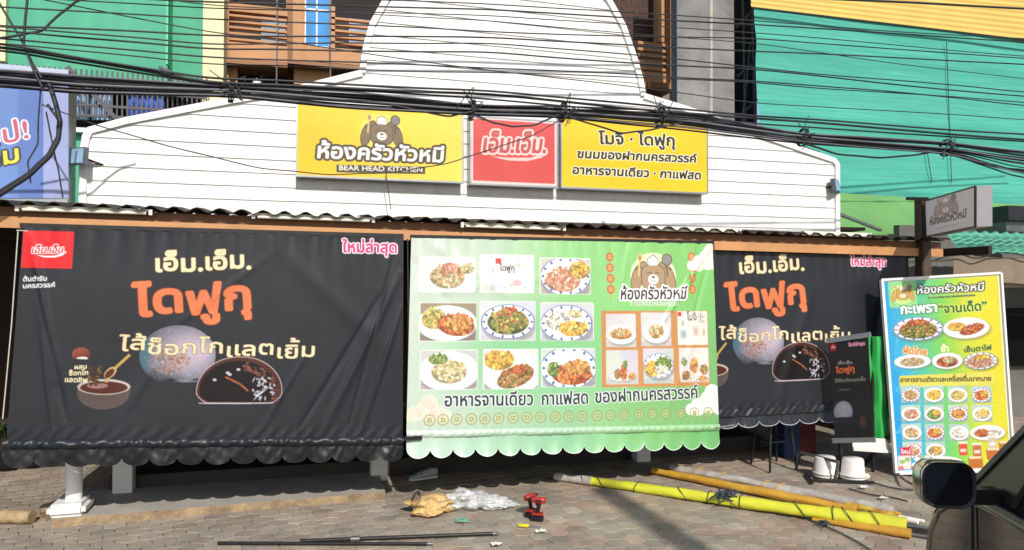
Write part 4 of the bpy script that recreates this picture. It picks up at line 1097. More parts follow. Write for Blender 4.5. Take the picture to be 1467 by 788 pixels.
    a, b = q(904, 432), q(972, 438); A.rect(a[0], a[1], b[0], b[1], (226, 240, 220), a=.7); A.text('BEAR HEAD KITCHEN', q(906, 437), q(970, 437), (130, 140, 130), .002)
    for x, y0 in ((873, 368), (990, 368)):                          # strings of small orange lanterns
        A.line([q(x, y0 - 14), q(x + 2, y0 + 62)], .006, (206, 96, 60), a=.7)
        for i in range(4):
            c = q(x + i*.6, y0 + i*15.5); A.ell(c[0], c[1], .036, .038, (222, 140, 70)); A.ell(c[0], c[1], .036, .038, (196, 84, 50), ring=.01)
            A.rect(c[0] - .012, c[1] - .014, c[0] + .012, c[1] + .014, (240, 196, 120)); A.line([(c[0] - .013, c[1]), (c[0] + .013, c[1])], .005, (190, 90, 50)); A.line([(c[0], c[1] - .016), (c[0], c[1] + .016)], .005, (190, 90, 50))
    def cloud(x, y, k, c, lc):
        for dx, dy, r in ((0, 0, .09), (.1, .03, .075), (-.1, .035, .07), (.03, -.07, .07), (.18, .05, .05), (-.17, .055, .045)):
            A.ell(x + dx*k, y + dy*k, r*k, r*k, c)
        for dx, dy, r in ((0, 0, .08), (.1, .03, .062), (-.1, .035, .058), (.03, -.07, .058)):
            for f in (1, .66, .33): A.ell(x + dx*k, y + dy*k, r*k*f, r*k*f, lc, ring=.006, a=.75)
    cloud(*q(610, 587), .9, (216, 226, 206), (224, 176, 164)); cloud(*q(1016, 576), 1.1, (244, 240, 236), (226, 196, 184)); cloud(*q(1014, 372), 1.0, (244, 236, 226), (226, 196, 176))
    A.text('อาหารจานเดียว', q(637, 582), q(763, 580), (40, 42, 60), .022, [(.04, (236, 244, 236))], h=.105)
    A.text('กาแฟสด', q(776, 580), q(842, 578), (40, 42, 60), .022, [(.04, (236, 244, 236))], h=.105); A.text('ของฝากนครสวรรค์', q(853, 577), q(1000, 570), (40, 42, 60), .022, [(.04, (236, 244, 236))], h=.105)
    for i in range(21):
        c = q(615 + i*19.5 + (i//3)*1.6, 602 - i*.55); g_ = (166 - i, 140, 84)
        A.ell(c[0], c[1], .048, .048, g_, ring=.009, a=.85); A.ell(c[0], c[1], .037, .037, (206, 206, 140), a=.25); A.rect(c[0] - .017, c[1] - .017, c[0] + .017, c[1] + .017, g_); A.rect(c[0] - .009, c[1] - .009, c[0] + .009, c[1] + .009, (190, 206, 150))
    A.grain(.02, 3)
    return A
AG = green_art(); AG.img = AG.img*.92 + np.array((228, 224, 208))/255*.08  # pale haze blended into all of the print
def green_disp(X, Y):
    w, h = QG.w, QG.h
    d = ripple(X, Y, 41, .005, 2.6, .8) + ripple(X, Y, 44, .0016, 12, 5) + .008*np.cos(X*40 + 2*np.sin(X*4))*np.exp(-Y/.15)
    d += .0035*np.cos(X*85)*np.exp(-((h - Y)/.04)**2)
    return d + folds(X, Y, [(.985*w, .03, .78*w, .5*h, .022, .02), (.99*w, .08, .88*w, .62*h, .02, -.012), (.05*w, .02, .3*w, .3*h, .05, .014), (.0, .1*h, .12*w, .35*h, .04, -.012), (.02*w, .28*h, .4*w, .2*h, .05, .01), (.8*w, .98*h, .95*w, .4*h, .03, .01), (.7*w, .0, .66*w, .3*h, .03, .01), (.93*w, .0, .9*w, .3*h, .02, .012)])
t = thing('green_banner', 'bright green vinyl banner with rows of food pictures between the two black banners', 'banner', QG.c[3])
MG = print_mat('green_vinyl_print', 0.34, 0.55, 0.0, 0.03, 1.6)
sheet('printed_sheet', AG, QG, MG, t, green_disp)
hL, hR = QG.c[3] - Vector((0, .012, 0)), QG.c[2] - Vector((0, .012, 0))
qh = Quad(hL + Vector((0, 0, .03)), hR + Vector((0, 0, .03)), hR - Vector((0, 0, .03)), hL - Vector((0, 0, .03)))
A = Art(qh.w, qh.h, .006, (206, 226, 206)); A.img = (green_col(A.x/A.w)*.75 + 62)[None].repeat(A.img.shape[0], 0)/255
sheet('bottom_hem', A, qh, MG, t, lambda X, Y: .012 + .0025*np.sin(X*90 + Y*50 + 3*np.sin(X*9)) + ripple(X, Y, 8, .003, 26, 26) - .016*((Y/qh.h - .5)*2)**2)
valance('scalloped_valance', hL - Vector((0, -.012, .025)), hR - Vector((0, -.012, .025)), .165, 15, lambda x: green_col(np.clip(x/QG.w*1.05 - .03, 0, 1))*np.array((.97, 1, 1)), (.009, (240, 246, 240)), MG, t, lambda X, Y: .006*np.sin(X*9) + .01*np.sin(X*31)*Y/.16 + .02*(Y/.16)**2, 2)
p = at(604, 626, YBOT - .03); MB().bar(hL + Vector((-.02, -.012, -.03)), p + Vector((0, -.012, 0)), .035, .03).build('hem_pipe', M['dark_steel'], t)
p = hR + Vector((0, -.01, 0)); MB().tube([p + Vector((-.05, 0, 0)), p + Vector((.16, .03, .01))], .011, 8).build('pipe_end', M['alu'], t)
MB().bar(at(588, 339, YTOP), at(1022, 347.5, YTOP), .03, .03).build('top_pipe', M['dark_steel'], t)
hang_ropes(t, [(QG.c[1] + Vector((.01, 0, 0)), QG.c[1] + Vector((.06, .05, -.4)))])

# ---- tall menu board leaning by the pole
d0, d1 = 6.98, 6.74
QM = Quad(dep(1262.5, 401, d0 + .12), dep(1433, 391, d1 + .1), dep(1452, 673, d1), dep(1283, 678, d0))
def menu_art():
    A = Art(QM.w, QM.h, .0048, (120, 200, 110)); q = QM.xy
    U, V = np.meshgrid(A.x/A.w, A.y/A.h)
    t = np.clip(U*1.08 - .02 + .05*np.sin(V*6), 0, 1); k = [0, .16, .34, .55, .75, 1]
    c = np.array([(40, 160, 222), (60, 176, 214), (96, 196, 150), (130, 206, 90), (206, 214, 60), (228, 214, 50)], float)
    A.img = np.stack([np.interp(t, k, c[:, i]) for i in range(3)], -1)/255
    rg = random.Random(2)
    for i in range(14):
        a = rg.uniform(0, 6.28); o = q(1285, rg.choice([470, 560, 620])); A.line([o, (o[0] + .4*math.cos(a), o[1] + .4*math.sin(a))], .01, (170, 226, 236), a=.25)
    bx = q(1293, 421); A.rect(bx[0] - .12, bx[1] - .13, bx[0] + .12, bx[1] + .13, (170, 222, 130), .03, a=.8); bear(A, bx[0], bx[1], .058, brown=(206, 166, 92), halo=(220, 232, 140), line=(160, 116, 60))
    A.text('ห้องครัวหัวหมี', q(1314, 421), q(1409, 416), (250, 250, 246), .02, [(.09, (52, 60, 50))], h=.07, shear=.1); a, b = q(1329, 426), q(1397, 421.5); A.rect(a[0], min(a[1], b[1]), b[0], max(a[1], b[1]) + .012, (70, 90, 56)); A.text('BEAR HEAD KITCHEN', q(1331, 427), q(1395, 423), (190, 210, 150), .0)
    A.text('กะเพรา', q(1291, 450), q(1342, 446.5), (250, 250, 246), .035, [(.06, (60, 120, 90))], h=.088); A.text('“จานเด็ด”', q(1345, 449), q(1414, 444), (56, 96, 40), .03, [(.05, (220, 230, 120))], h=.08)
    rng = random.Random(77)
    def dish(px, py, rx, ry, heaps, deco=None, bowl=(238, 236, 236)):
        cx, cy = q(px, py); s_ = QM.w/171; plate(A, cx, cy, rx*s_, ry*s_, 0, deco, rng, bowl)
        for h_ in heaps: heap(A, cx + h_[0]*rx*s_, cy + h_[1]*ry*s_, h_[2]*rx*s_, h_[3]*ry*s_, h_[4], h_[5], h_[6]*ry*s_, rng, h_[7] if len(h_) > 7 else 0)
    dish(1315, 471, 37, 19, [(.0, .05, .72, .7, 'basil', 150, .14), (.0, -.55, .4, .25, 'redsauce', 30, .13)], BLUE)
    dish(1384, 470, 33, 17, [(-.4, -.2, .36, .4, 'omelet', 40, .15), (.25, .1, .52, .42, 'redsauce', 70, .13, -.3)])
    A.text('ผัดไทย', q(1294, 506), q(1327, 509), (220, 130, 40), .04, [(.05, (250, 244, 220))], h=.062); A.text('ยำ', q(1349, 504), q(1359, 503), (250, 244, 200), .04, h=.06); A.text('เย็นตาโฟ', q(1382, 505), q(1421, 501), (70, 100, 50), .04, [(.04, (210, 220, 100))], h=.045)
    dish(1307, 518, 27, 11, [(0, 0, .62, .6, 'noodle', 70, .18)]); dish(1357, 517, 22, 13, [(0, .05, .66, .64, 'redsauce', 40, .16), (.1, -.1, .4, .4, 'noodle', 30, .16)])
    dish(1405, 517, 24, 14, [(-.05, .1, .74, .6, 'pink', 60, .16), (.1, -.45, .5, .3, 'omelet', 24, .15)], (90, 96, 90), (150, 150, 146))
    a, b = q(1288, 540), q(1423, 549); A.rect(a[0], a[1] - .01, b[0] + .01, b[1] + .01, (226, 214, 96), .02); A.text('อาหารจานเดียวและเครื่องดื่มมากมาย', q(1290, 547.5), q(1420, 545.5), (70, 64, 40), .03, h=.042)
    xs, ys = (1289, 1322, 1357, 1391), (553, 580, 607, 633); kinds = ['noodle', 'omelet', 'curry', 'redsauce', 'pink', 'green', 'fried', 'pale', 'noodle', 'redsauce', 'rice', None, 'pink', 'noodle', None, None]
    for r_ in range(4):
        for c_ in range(4):
            kd = kinds[r_*4 + c_]
            if not kd: continue
            x = xs[c_] + (ys[r_] - 553)*.035; a, b = q(x, ys[r_]), q(x + 30, ys[r_] + 23.5)
            photo(A, a[0], a[1], b[0], b[1], rng.choice([(150, 200, 206), (186, 206, 196), (176, 210, 190), (206, 214, 200)]), [(.5, .54, .5, .42, 0, BLUE if (r_ + c_) % 3 == 0 else None)], [(.5, .54, .32, .26, kd, 50, .1)] + ([(.64, .45, .18, .16, 'omelet', 16, .1)] if c_ % 2 else []), 300 + r_*4 + c_, .006)
    dish(1415, 620, 25, 12, [(-.3, 0, .42, .5, 'redsauce', 40, .16), (.4, 0, .36, .4, 'rice', 24, .16)])
    for x, y, c in ((1380, 643, (214, 80, 60)), (1400, 645, (190, 110, 70)), (1422, 634, (206, 190, 170))):
        a = q(x, y); A.rect(a[0] - .035, a[1] - .05, a[0] + .035, a[1] + .06, c, .012); A.rect(a[0] - .04, a[1] - .065, a[0] + .04, a[1] - .045, (230, 224, 214)); A.rect(a[0] - .025, a[1] + .0, a[0] + .025, a[1] + .03, (240, 236, 230), a=.8)
    dish(1352, 664, 28, 11, [(-.3, 0, .4, .6, 'omelet', 30, .18), (.3, 0, .42, .6, 'redsauce', 30, .18)])
    for x, y in ((1398, 662), (1424, 650), (1442, 640)): a = q(x, y); A.rect(a[0] - .06, a[1] - .05, a[0] + .06, a[1] + .06, (190, 110, 50), .02); A.rect(a[0] - .05, a[1] - .05, a[0] + .05, a[1] - .03, (240, 220, 180))
    a, b = q(1289, 641), q(1306, 652); A.rect(a[0], a[1], b[0], b[1], (206, 40, 60), .01); A.text('ใหม่', q(1291, 650), q(1304, 650), (252, 240, 240), .03)
    a, b = q(1286, 653), q(1306, 672); A.rect(a[0], a[1], b[0], b[1], (236, 214, 206), .01)
    for i in range(12): A.ell(*q(rng.uniform(1287, 1330), rng.uniform(655, 671)), .025, .02, rng.choice([(226, 120, 120), (246, 236, 226), (150, 190, 110), (250, 250, 250)]))
    e = .022
    for r_ in ((0, 0, A.w, e), (0, A.h - e, A.w, A.h), (0, 0, e, A.h), (A.w - e, 0, A.w, A.h)): A.rect(*r_, (246, 244, 238))
    A.grain(.03, 8)
    return A
t = thing('menu_board', 'tall bright menu board with blue to yellow background and rows of dishes', 'sign', QM.c[3])
sheet('printed_face', menu_art(), QM, M['board'], t, None, off=.003)
mb = MB(); back = QM.n*-.03; c4 = [Vector(v) for v in QM.c]
mb.add(c4 + [v + back for v in c4], [(0, 3, 2, 1), (4, 5, 6, 7), (0, 4, 7, 3), (1, 2, 6, 5), (0, 1, 5, 4), (3, 7, 6, 2)]); mb.build('box', M['dark_steel'], t)
for i in range(4):
    a, b = c4[i] + QM.n*.004, c4[(i+1) % 4] + QM.n*.004
    MB().bar(a, b, .028, .022 + .001*i).build('frame', M['white_paint'], t)
for e in (c4[3], c4[2]):
    a = e + back; b_ = Vector((a.x - .05, a.y + .35, .01)); MB().bar(a + Vector((0, 0, .4)), b_, .03, .03).build('stand_leg', M['dark_steel'], t)
MB().tube(spline([c4[3] + Vector((.02, 0, -.0)), gz(1300, 690, .05), gz(1325, 700, .02), gz(1345, 705, .02)]), .012, 6).build('foot_bar', M['steel'], t)

# ---- roll-up stand and the green banner behind it
QU = Quad(dep(1187, 488, 6.98), dep(1244, 479.5, 6.76), dep(1251, 630, 6.74), dep(1196, 631, 6.95))
A = Art(QU.w, QU.h, .0045, (30, 29, 32)); q = QU.xy
a, b = q(1189, 490), q(1198, 502); A.rect(max(a[0], .01), max(.01, a[1]), b[0], b[1], (150, 30, 40)); A.text('เอ็ม', q(1191, 499), q(1197, 498.5), (220, 160, 160), .03)
A.text('ใหม่ล่าสุด', q(1216, 496), q(1239, 494), (190, 90, 130), .03, [(.06, (220, 190, 204))]); A.text('เอ็ม.เอ็ม.', q(1201, 522), q(1222, 521), (150, 144, 130), .02); A.text('ไดฟูกุ', q(1198, 535), q(1224, 532), (196, 96, 56), .04)
A.text('ไส้ช็อกโกแลตเยิ้ม', q(1196, 548), q(1240, 545), (130, 126, 116), .02); A.text('หอม นุ่ม', q(1202, 560), q(1216, 559), (150, 146, 140), .02)
cx, cy = q(1208, 590); A.ell(cx, cy, .085, .1, (120, 120, 130), soft=3); A.ell(cx + .01, cy - .02, .06, .07, (140, 140, 150), soft=6, a=.7); A.rect(cx - .1, cy + .05, cx + .1, cy + .12, (34, 34, 38)); A.ell(*q(1236, 604), .03, .05, (100, 50, 50), a=.6, soft=4); A.grain(.05, 2)
t = thing('rollup_stand', 'narrow black roll-up banner stand with silver bars in front of the green banner', 'banner stand', (QU.c[3].x, QU.c[3].y, 0))
sheet('printed_sheet', A, QU, M['board'], t, lambda X, Y: .004*np.sin(Y*9))
for a, b in ((QU.c[0], QU.c[1]), (QU.c[3], QU.c[2])):
    e = (b - a).normalized()*.02; MB().bar(a - e, b + e, .03, .045).build('silver_bar', M['alu'], t)
m_ = (QU.c[3]*.78 + QU.c[2]*.22); up = (QU.c[0]*.78 + QU.c[1]*.22)
MB().bar(up - QU.n*.03, Vector((m_.x, m_.y + .03, .03)), .028, .022).build('support_pole', M['dark_steel'], t)
f0, f1 = gz(1160, 688, .012), gz(1252, 691, .012); MB().bar(f0, f1, .03, .022).build('foot', M['dark_steel'], t)
MB().bar(gz(1164, 682, .014) + Vector((0, .1, 0)), gz(1164, 692, .014), .022, .018).build('foot', M['dark_steel'], t)
QV = Quad(dep(1236, 482, 7.14), dep(1264, 482, 7.1), dep(1276, 648, 7.1), dep(1236, 648, 7.14))
t = thing('green_banner', 'narrow bright green banner with a white foot standing behind the black roll-up stand', 'banner', (QV.c[3].x, QV.c[3].y, 0))
nu, nv = 8, 30; mb = MB(); vs = [tuple(QV.P(i/nu, j/nv*.9) + QV.n*(.012*math.sin(j*.5 + i) + .02*math.sin(i*1.4))) for j in range(nv+1) for i in range(nu+1)]
mb.add(vs, [(j*(nu+1)+i, (j+1)*(nu+1)+i, (j+1)*(nu+1)+i+1, j*(nu+1)+i+1) for j in range(nv) for i in range(nu)], True); mb.build('cloth', M['green_vinyl'], t)
a = dep(1222, 643, 7.06); b = dep(1280, 647, 7.06); mb = MB(); mb.add([a, b, b + Vector((-.06, .03, .12)), a + Vector((.02, .03, .1))], [(0, 1, 2, 3)]); mb.bar(a, b, .03, .03); mb.build('white_foot', M['white_plastic'], t)
mb = MB(); xx = (QV.c[0] + QV.c[1])/2 - QV.n*.03; mb.bar((xx.x, xx.y, .0), xx, .025, .025); mb.build('pole', M['dark_steel'], t)

# ------------------------------------------------------------------ sign on its wooden post
pp = dep(1325.5, 500, 7.42)
t = thing('sign_post', 'weathered square wooden post behind the tall menu board carrying the small grey sign', 'post', (pp.x, pp.y, 0))
zt = dep(1325, 284, 7.42).z
MB().box((pp.x - .065, pp.y - .05, 0), (pp.x + .045, pp.y + .06, zt), .008).build('shaft', M['post_wood'], t)
a = dep(1298, 284.5, 7.42); b = dep(1330, 285, 7.3); MB().bar(a, b, .03, .03).build('crossbar', M['dark_steel'], t)
QP = Quad(dep(1326, 288, 7.34), dep(1398, 267, 6.3), dep(1398, 325, 6.3), dep(1328, 339, 7.34))
t = thing('projecting_sign', 'small grey projecting lightbox sign with bear emblem and black script fixed to a wooden post', 'sign', QP.c[3])
KX = .45; A = Art(QP.w*KX, QP.h, .003, (236, 233, 236)); q = lambda x, y: (QP.xy(x, y)[0]*KX, QP.xy(x, y)[1])
bx = q(1356, 297); bear(A, bx[0], bx[1], .07, brown=(190, 166, 164), line=(156, 130, 130), halo=(214, 206, 208)); A.text('ห้องครัวหัวหมี', q(1333, 323), q(1386, 311), (50, 46, 48), .02, h=.07, shear=.1); A.line([q(1342, 328), q(1376, 320)], .006, (170, 160, 164))
A.rect(q(1391, 300)[0], -1, A.w + 1, A.h + 1, (236, 234, 230))  # pale strip paints the lit right edge of the face
face = sheet('printed_face', A, QP, M['board'], t, None, off=-.006)
mb = MB(); c4 = [Vector(v) for v in QP.c]; bk = QP.n*.13; mb.add(c4 + [v + bk for v in c4], [(0, 3, 2, 1), (4, 5, 6, 7), (0, 4, 7, 3), (1, 2, 6, 5), (0, 1, 5, 4), (3, 7, 6, 2)])
mb.build('cabinet', M['grey_box'], t)
mb = MB()
for i in range(4): mb.bar(c4[i] - QP.n*.004, c4[(i+1) % 4] - QP.n*.004, .014, .014 + .001*i)
mb.build('frame', M['dark_steel'], t)
mb = MB(); mb.bar(c4[0] + Vector((0, 0, -.05)), Vector((pp.x, pp.y, c4[0].z - .05)), .03, .03); mb.bar(c4[3] + Vector((0, 0, .05)), Vector((pp.x, pp.y, c4[3].z + .05)), .03, .03); mb.build('bracket', M['dark_steel'], t)

# ------------------------------------------------------------------ clutter below the far banner
def pot(px, py, lab):
    p = gz(px, py, 0.012); t = thing('plastic_tub', lab, 'tub', p, 'white tubs on the dark frame')
    MB().lathe(p, [(.0, 0), (.108, 0), (.112, .012), (.104, .022), (.094, .17), (.086, .185), (.0, .188)], 28).build('tub', M['white_plastic'], t)
    MB().lathe(p, [(.1, .026), (.113, .024), (.113, .044), (.1, .046)], 28).build('rim', M['white_plastic'], t)
pot(1182, 682, 'upturned white plastic tub to the left of the roll-up support pole')
pot(1222, 685, 'upturned white plastic tub below the white foot of the narrow green banner')
p = gz(1232, 687, .0); t = MB().box((p.x - .07, p.y - .05, .012), (p.x + .08, p.y + .05, .055), .012).build('foam_block', M['paper'], None, loc=(p.x, p.y, 0)); tag(t, 'flat pale block lying in front of the right-hand white tub', 'block')
mb = MB(); a, b = dep(1147, 648, 7.1), dep(1201, 662, 6.7); mb.bar(a, b, .035, .02); mb.bar(a, (a.x + .02, a.y + .1, 0), .02, .02); mb.bar(b, (b.x, b.y + .05, 0), .02, .02)
tag(mb.build('metal_trestle', M['steel'], None, loc=(a.x, a.y, 0)), 'low grey metal trestle bar slanting above the left white tub', 'trestle')
s0, s1, s2 = gz(1103, 677), gz(1076, 664), gz(1141, 673); s3 = s1 + s2 - s0; ctr = (s0 + s1 + s2 + s3)/4
t = thing('metal_stool', 'black metal stool with slim tapered legs standing below the farther black banner', 'stool', (ctr.x, ctr.y, 0))
MB().box((ctr.x - .17, ctr.y - .02, .70), (ctr.x + .17, ctr.y + .3, .74), .015).build('seat', M['black_plastic'], t)
for s_ in (s0, s1, s2, s3):
    top = Vector(((s_.x*.6 + ctr.x*.4), max(.03, s_.y*.6 + ctr.y*.4), .70)); MB().tube([s_, top], [.011, .02], 8).build('leg', M['black_plastic'], t)
mb = MB(); ring = [v.lerp(Vector((ctr.x, ctr.y, .7)), .38) for v in (s0, s1, s3, s2)]
for i in range(4): mb.tube([ring[i], ring[(i+1) % 4]], .009, 6)
mb.build('stretcher', M['black_plastic'], t)
def crate(px, py, k, w, h, m, lab):
    p = dep(px, py, k); t = thing('plastic_crate', lab, 'crate', (p.x, p.y, 0)); mb = MB()
    for lo, hi in (((-w, -.13, .0), (w, -.11, h)), ((-w, .11, .0), (w, .13, h)), ((-w, -.109, .0), (-w + .02, .109, h)), ((w - .02, -.109, 0), (w, .109, h))): mb.box(Vector(lo) + Vector((p.x, p.y, 0)), Vector(hi) + Vector((p.x, p.y, 0)), .004)
    mb.build('body', m, t); mb = MB()
    for z in (h - .03, h*.5): mb.box((p.x - w - .008, p.y - .14, z), (p.x + w + .008, p.y - .1305, z + .02))
    mb.build('ribs', m, t)
crate(1124, 625, 7.85, .1, .42, M['blue_plastic'], 'blue plastic crate in the shadow behind the black stool')
crate(1146, 622, 8.0, .1, .44, M['red_plastic'], 'dark red plastic crate in the shadow behind the black stool')
p = gz(905, 657, 0); mb = MB(); rr = random.Random(4)
for k in range(60):
    a_ = rr.uniform(0, 6.28); q0 = p + Vector((rr.uniform(-.12, .16), rr.uniform(-.1, .05), .01)); mb.tube([q0, q0 + Vector((.05*math.cos(a_), .05*math.sin(a_), rr.uniform(.02, .09)))], [.006, .002], 5)
tag(mb.build('rope_tangle', M['rope'], None, loc=p), 'dark tangle of cord at the foot of the white post behind the yellow rolls', 'cord')
bp_ = at(508, 660, 1.25); t = thing('wooden_bench', 'low reddish wooden bench in the shadow under the first black banner', 'bench', (bp_.x, bp_.y, .16))
MB().box((bp_.x - .3, 1.2, .36), (bp_.x + .3, 1.5, .4), .005).build('seat', mat('red_wood', S(140, 66, 48), .5, var=.2), t)
for sx_ in (-.26, .26):
    for sy_ in (1.23, 1.47): MB().box((bp_.x + sx_ - .02, sy_ - .02, .16), (bp_.x + sx_ + .02, sy_ + .02, .359)).build('leg', M['wood_dark'], t)
# shoe of somebody standing behind the green banner: only the shoe shows
def shoe(px, py):
    p = gz(px, py, 0); d = Vector((-.95, -.2, 0)).normalized(); n_ = Vector((-d.y, d.x, 0)); t = thing('shoe', 'grey white canvas shoe standing in the shadow under the green banner', 'shoe', p)
    prof = [(-.12, .032, .085), (-.10, .04, .1), (-.05, .04, .098), (0, .042, .075), (.05, .048, .06), (.10, .046, .05), (.135, .034, .04), (.15, .012, .03)]
    for nm, zs, k, m in (('sole', lambda h: (.0, .022), 1.06, M['white_plastic']), ('upper', lambda h: (.0225, h), 1.0, M['shoe'])):
        mb = MB(); vs = []; N_ = 14
        for l, w, h in prof:
            z0, z1 = zs(h)
            for q_ in range(N_):
                a_ = 2*math.pi*q_/N_; x, z = math.cos(a_), math.sin(a_)
                vs.append(p + d*l + n_*(w*k*math.copysign(abs(x)**.7, x)) + Vector((0, 0, z0 + (z1-z0)*(.5 + .5*math.copysign(abs(z)**.6, z)))))
        mb.add(vs, [(i*N_+q_, i*N_+(q_+1) % N_, (i+1)*N_+(q_+1) % N_, (i+1)*N_+q_) for i in range(len(prof)-1) for q_ in range(N_)] + [tuple(range(N_)), tuple(range((len(prof)-1)*N_, len(prof)*N_))], True)
        mb.build(nm, m, t)
    mb = MB()
    for l in (.0, .03, .06): mb.tube([p + d*l - n_*.03 + Vector((0, 0, .073 - l*.35)), p + d*l + Vector((0, 0, .084 - l*.35)), p + d*l + n_*.03 + Vector((0, 0, .073 - l*.35))], .005, 6)
    mb.build('laces', M['white_plastic'], t)
shoe(608, 686)
# left edge: plant, log, broken kerb stone
def plant(px, py, z, n, h, lab, cat, seed, Y=None):
    p = gz(px, py, 0) if Y is None else Vector((at(px, py, Y).x, Y, z)); t = thing('potted_plant', lab, cat, p); r = random.Random(seed)
    MB().lathe(p, [(0, 0), (.09, 0), (.12, .2), (.105, .2), (.1, .17), (0, .17)], 18).build('pot', M['black_plastic'], t); mb, st_ = MB(), MB()
    for k in range(n):
        a_ = r.uniform(0, 6.28); q0 = p + Vector((.03*math.cos(a_), .03*math.sin(a_), .17)); rr_ = r.uniform(.08, .3); hh = h*r.uniform(.4, 1)
        pts = spline([q0, q0 + Vector((rr_*.35*math.cos(a_), rr_*.35*math.sin(a_), hh*.7)), q0 + Vector((rr_*math.cos(a_), rr_*math.sin(a_), hh*.85))], 4); st_.tube(pts, .004, 5)
        for c_ in pts[3:]:
            for w_ in range(3):
                b_ = r.uniform(0, 6.28); L = r.uniform(.05, .1); dd = Vector((math.cos(b_), math.sin(b_), r.uniform(-.5, .4))); sd = Vector((-math.sin(b_), math.cos(b_), 0))*L*.24
                mb.add([c_, c_ + dd*L*.5 + sd, c_ + dd*L, c_ + dd*L*.5 - sd], [(0, 1, 2, 3)])
    st_.build('stems', M['leaf'], t); mb.build('leaves', M['leaf'], t)
plant(12, 672, 0, 12, .55, 'leafy green potted plant in the dark gap left of the first black banner', 'plant', 4)
plant(50, 668, 0, 6, .24, 'small sparse potted plant in the shadow below the left corner of the black banner', 'plant', 8)
a, b = gz(-40, 742, .04), gz(46, 741, .045); mb = MB(); mb.tube(spline([a, a.lerp(b, .5) + Vector((0, .01, .005)), b], 6), [.05 + .005*math.sin(i*2.1) for i in range(13)], 14)
tag(mb.build('wooden_log', M['log'], None, loc=(a.x, a.y, 0)), 'short pale wooden log lying on the paving at the left edge', 'log')
mb = MB(); c = gz(96, 738, 0)
bm = bmesh.new(); bmesh.ops.create_icosphere(bm, subdivisions=3, radius=1)
for v in bm.verts:
    n_ = mnoise.noise(v.co*2.1)*.25; v.co = Vector((v.co.x*.2, v.co.y*.13, v.co.z*.1))*(1 + n_)
bm.verts.index_update(); mb.add([v.co + c + Vector((-.02, .06, .02)) for v in bm.verts], [[v.index for v in f.verts] for f in bm.faces]); bm.free()
tag(mb.build('broken_stone', M['step_edge'], None, loc=c), 'broken brown kerb stone at the left end of the concrete step', 'stone')

# ------------------------------------------------------------------ rolled awnings on the paving
def roll(mb, p0, p1, r0, r1, seed, n=40, m=18, flat=.82, bend=0.0):
    p0, p1 = Vector(p0), Vector(p1); d = (p1 - p0); L = d.length; d.normalize(); s_ = Vector((-d.y, d.x, 0)).normalized(); vs = []
    for i in range(n+1):
        t = i/n; r = r0 + (r1 - r0)*t; c = p0.lerp(p1, t) + s_*bend*math.sin(math.pi*t)
        for k in range(m):
            a_ = 2*math.pi*k/m; w = 1 + .2*mnoise.noise((t*L*5 + seed, math.cos(a_)*1.2, math.sin(a_)*1.2)) + .09*mnoise.noise((t*L*22, math.cos(a_)*3, math.sin(a_)*3 + seed))
            vs.append(c + s_*math.cos(a_)*r*w*1.08 + Vector((0, 0, max(-r*flat, math.sin(a_)*r*w*.85))))
    mb.add(vs, [(i*m+k, i*m+(k+1) % m, (i+1)*m+(k+1) % m, (i+1)*m+k) for i in range(n) for k in range(m)], True)
    mb.add(vs[:m], [tuple(range(m))]); mb.add(vs[-m:], [tuple(reversed(range(m)))])
def tie(mb, p0, p1, t, r, k=1.12, tilt=.0):
    p0, p1 = Vector(p0), Vector(p1); d = (p1-p0).normalized(); s_ = Vector((-d.y, d.x, 0)).normalized(); c = p0.lerp(p1, t)
    mb.tube([c + s_*math.cos(a_)*r*k*1.06 + Vector((0, 0, max(-r*.84, math.sin(a_)*r*k))) + d*tilt*math.sin(a_ + .6) for a_ in np.linspace(0, 2*math.pi, 22)], .0036, 6, False)
r0, r1 = .038, .062
P0, P1 = gz(796, 682, r0), gz(1299, 752, r1)
t = thing('rolled_awning', 'long bright yellow rolled vinyl awning tied with cord lying across the paving', 'rolled awning', ((P0.x+P1.x)/2, (P0.y+P1.y)/2, 0), 'rolled awnings on the paving')
mb = MB(); roll(mb, P0.lerp(P1, .1), P1, r0 + .003, r1, 1, 60); mb.build('yellow_sheet', M['yellow_vinyl'], t)
mb = MB(); roll(mb, P0, P0.lerp(P1, .13), r0 + .004, r0 + .006, 4, 14); mb.build('pale_end', M['pale_vinyl'], t)
mb = MB(); d = (P1-P0).normalized(); s_ = Vector((-d.y, d.x, 0))
roll(mb, P0.lerp(P1, .02) + s_*.045 + Vector((0, 0, -.015)), P0.lerp(P1, .3) + s_*.05 + Vector((0, 0, -.02)), .025, .02, 9, 20); mb.build('inner_fold', M['pale_vinyl'], t)
mb = MB(); roll(mb, P0.lerp(P1, .78) - s_*.045 + Vector((0, 0, -.042)), P1 - s_*.10 + d*.03 + Vector((0, 0, -.03)), .016, .042, 6, 24); mb.build('ochre_fold', M['ochre_vinyl'], t)
mb = MB()
for tt, k in ((.1, 1.1), (.16, 1.1), (.28, 1.12), (.42, 1.1), (.5, 1.12), (.53, 1.2), (.56, 1.2), (.59, 1.15), (.745, 1.1), (.83, 1.1), (.865, 1.1), (.93, 1.1)): tie(mb, P0, P1, tt, r0 + (r1-r0)*tt, k, RND.uniform(-.06, .06)); mb.build('cord', M['rope'], t); mb = MB()
kn = P0.lerp(P1, .545) - s_*.02 + Vector((0, 0, .05))
for k in range(26):
    pts = [kn + Vector((RND.gauss(0, .05), RND.gauss(-.02, .03), RND.gauss(.0, .025))) for _ in range(4)]; mb.tube(spline(pts, 4), .004, 5)
mb.build('knot', M['rope'], t)
mb = MB()
for dy, dz, L in ((.03, -.03, .16), (-.01, .0, .18), (-.06, -.045, .2), (.07, -.045, .2)): q0 = P1 + s_*dy + Vector((0, 0, dz)) - d*.12; mb.tube([q0, q0 + d*(L + .12)], .012, 8)
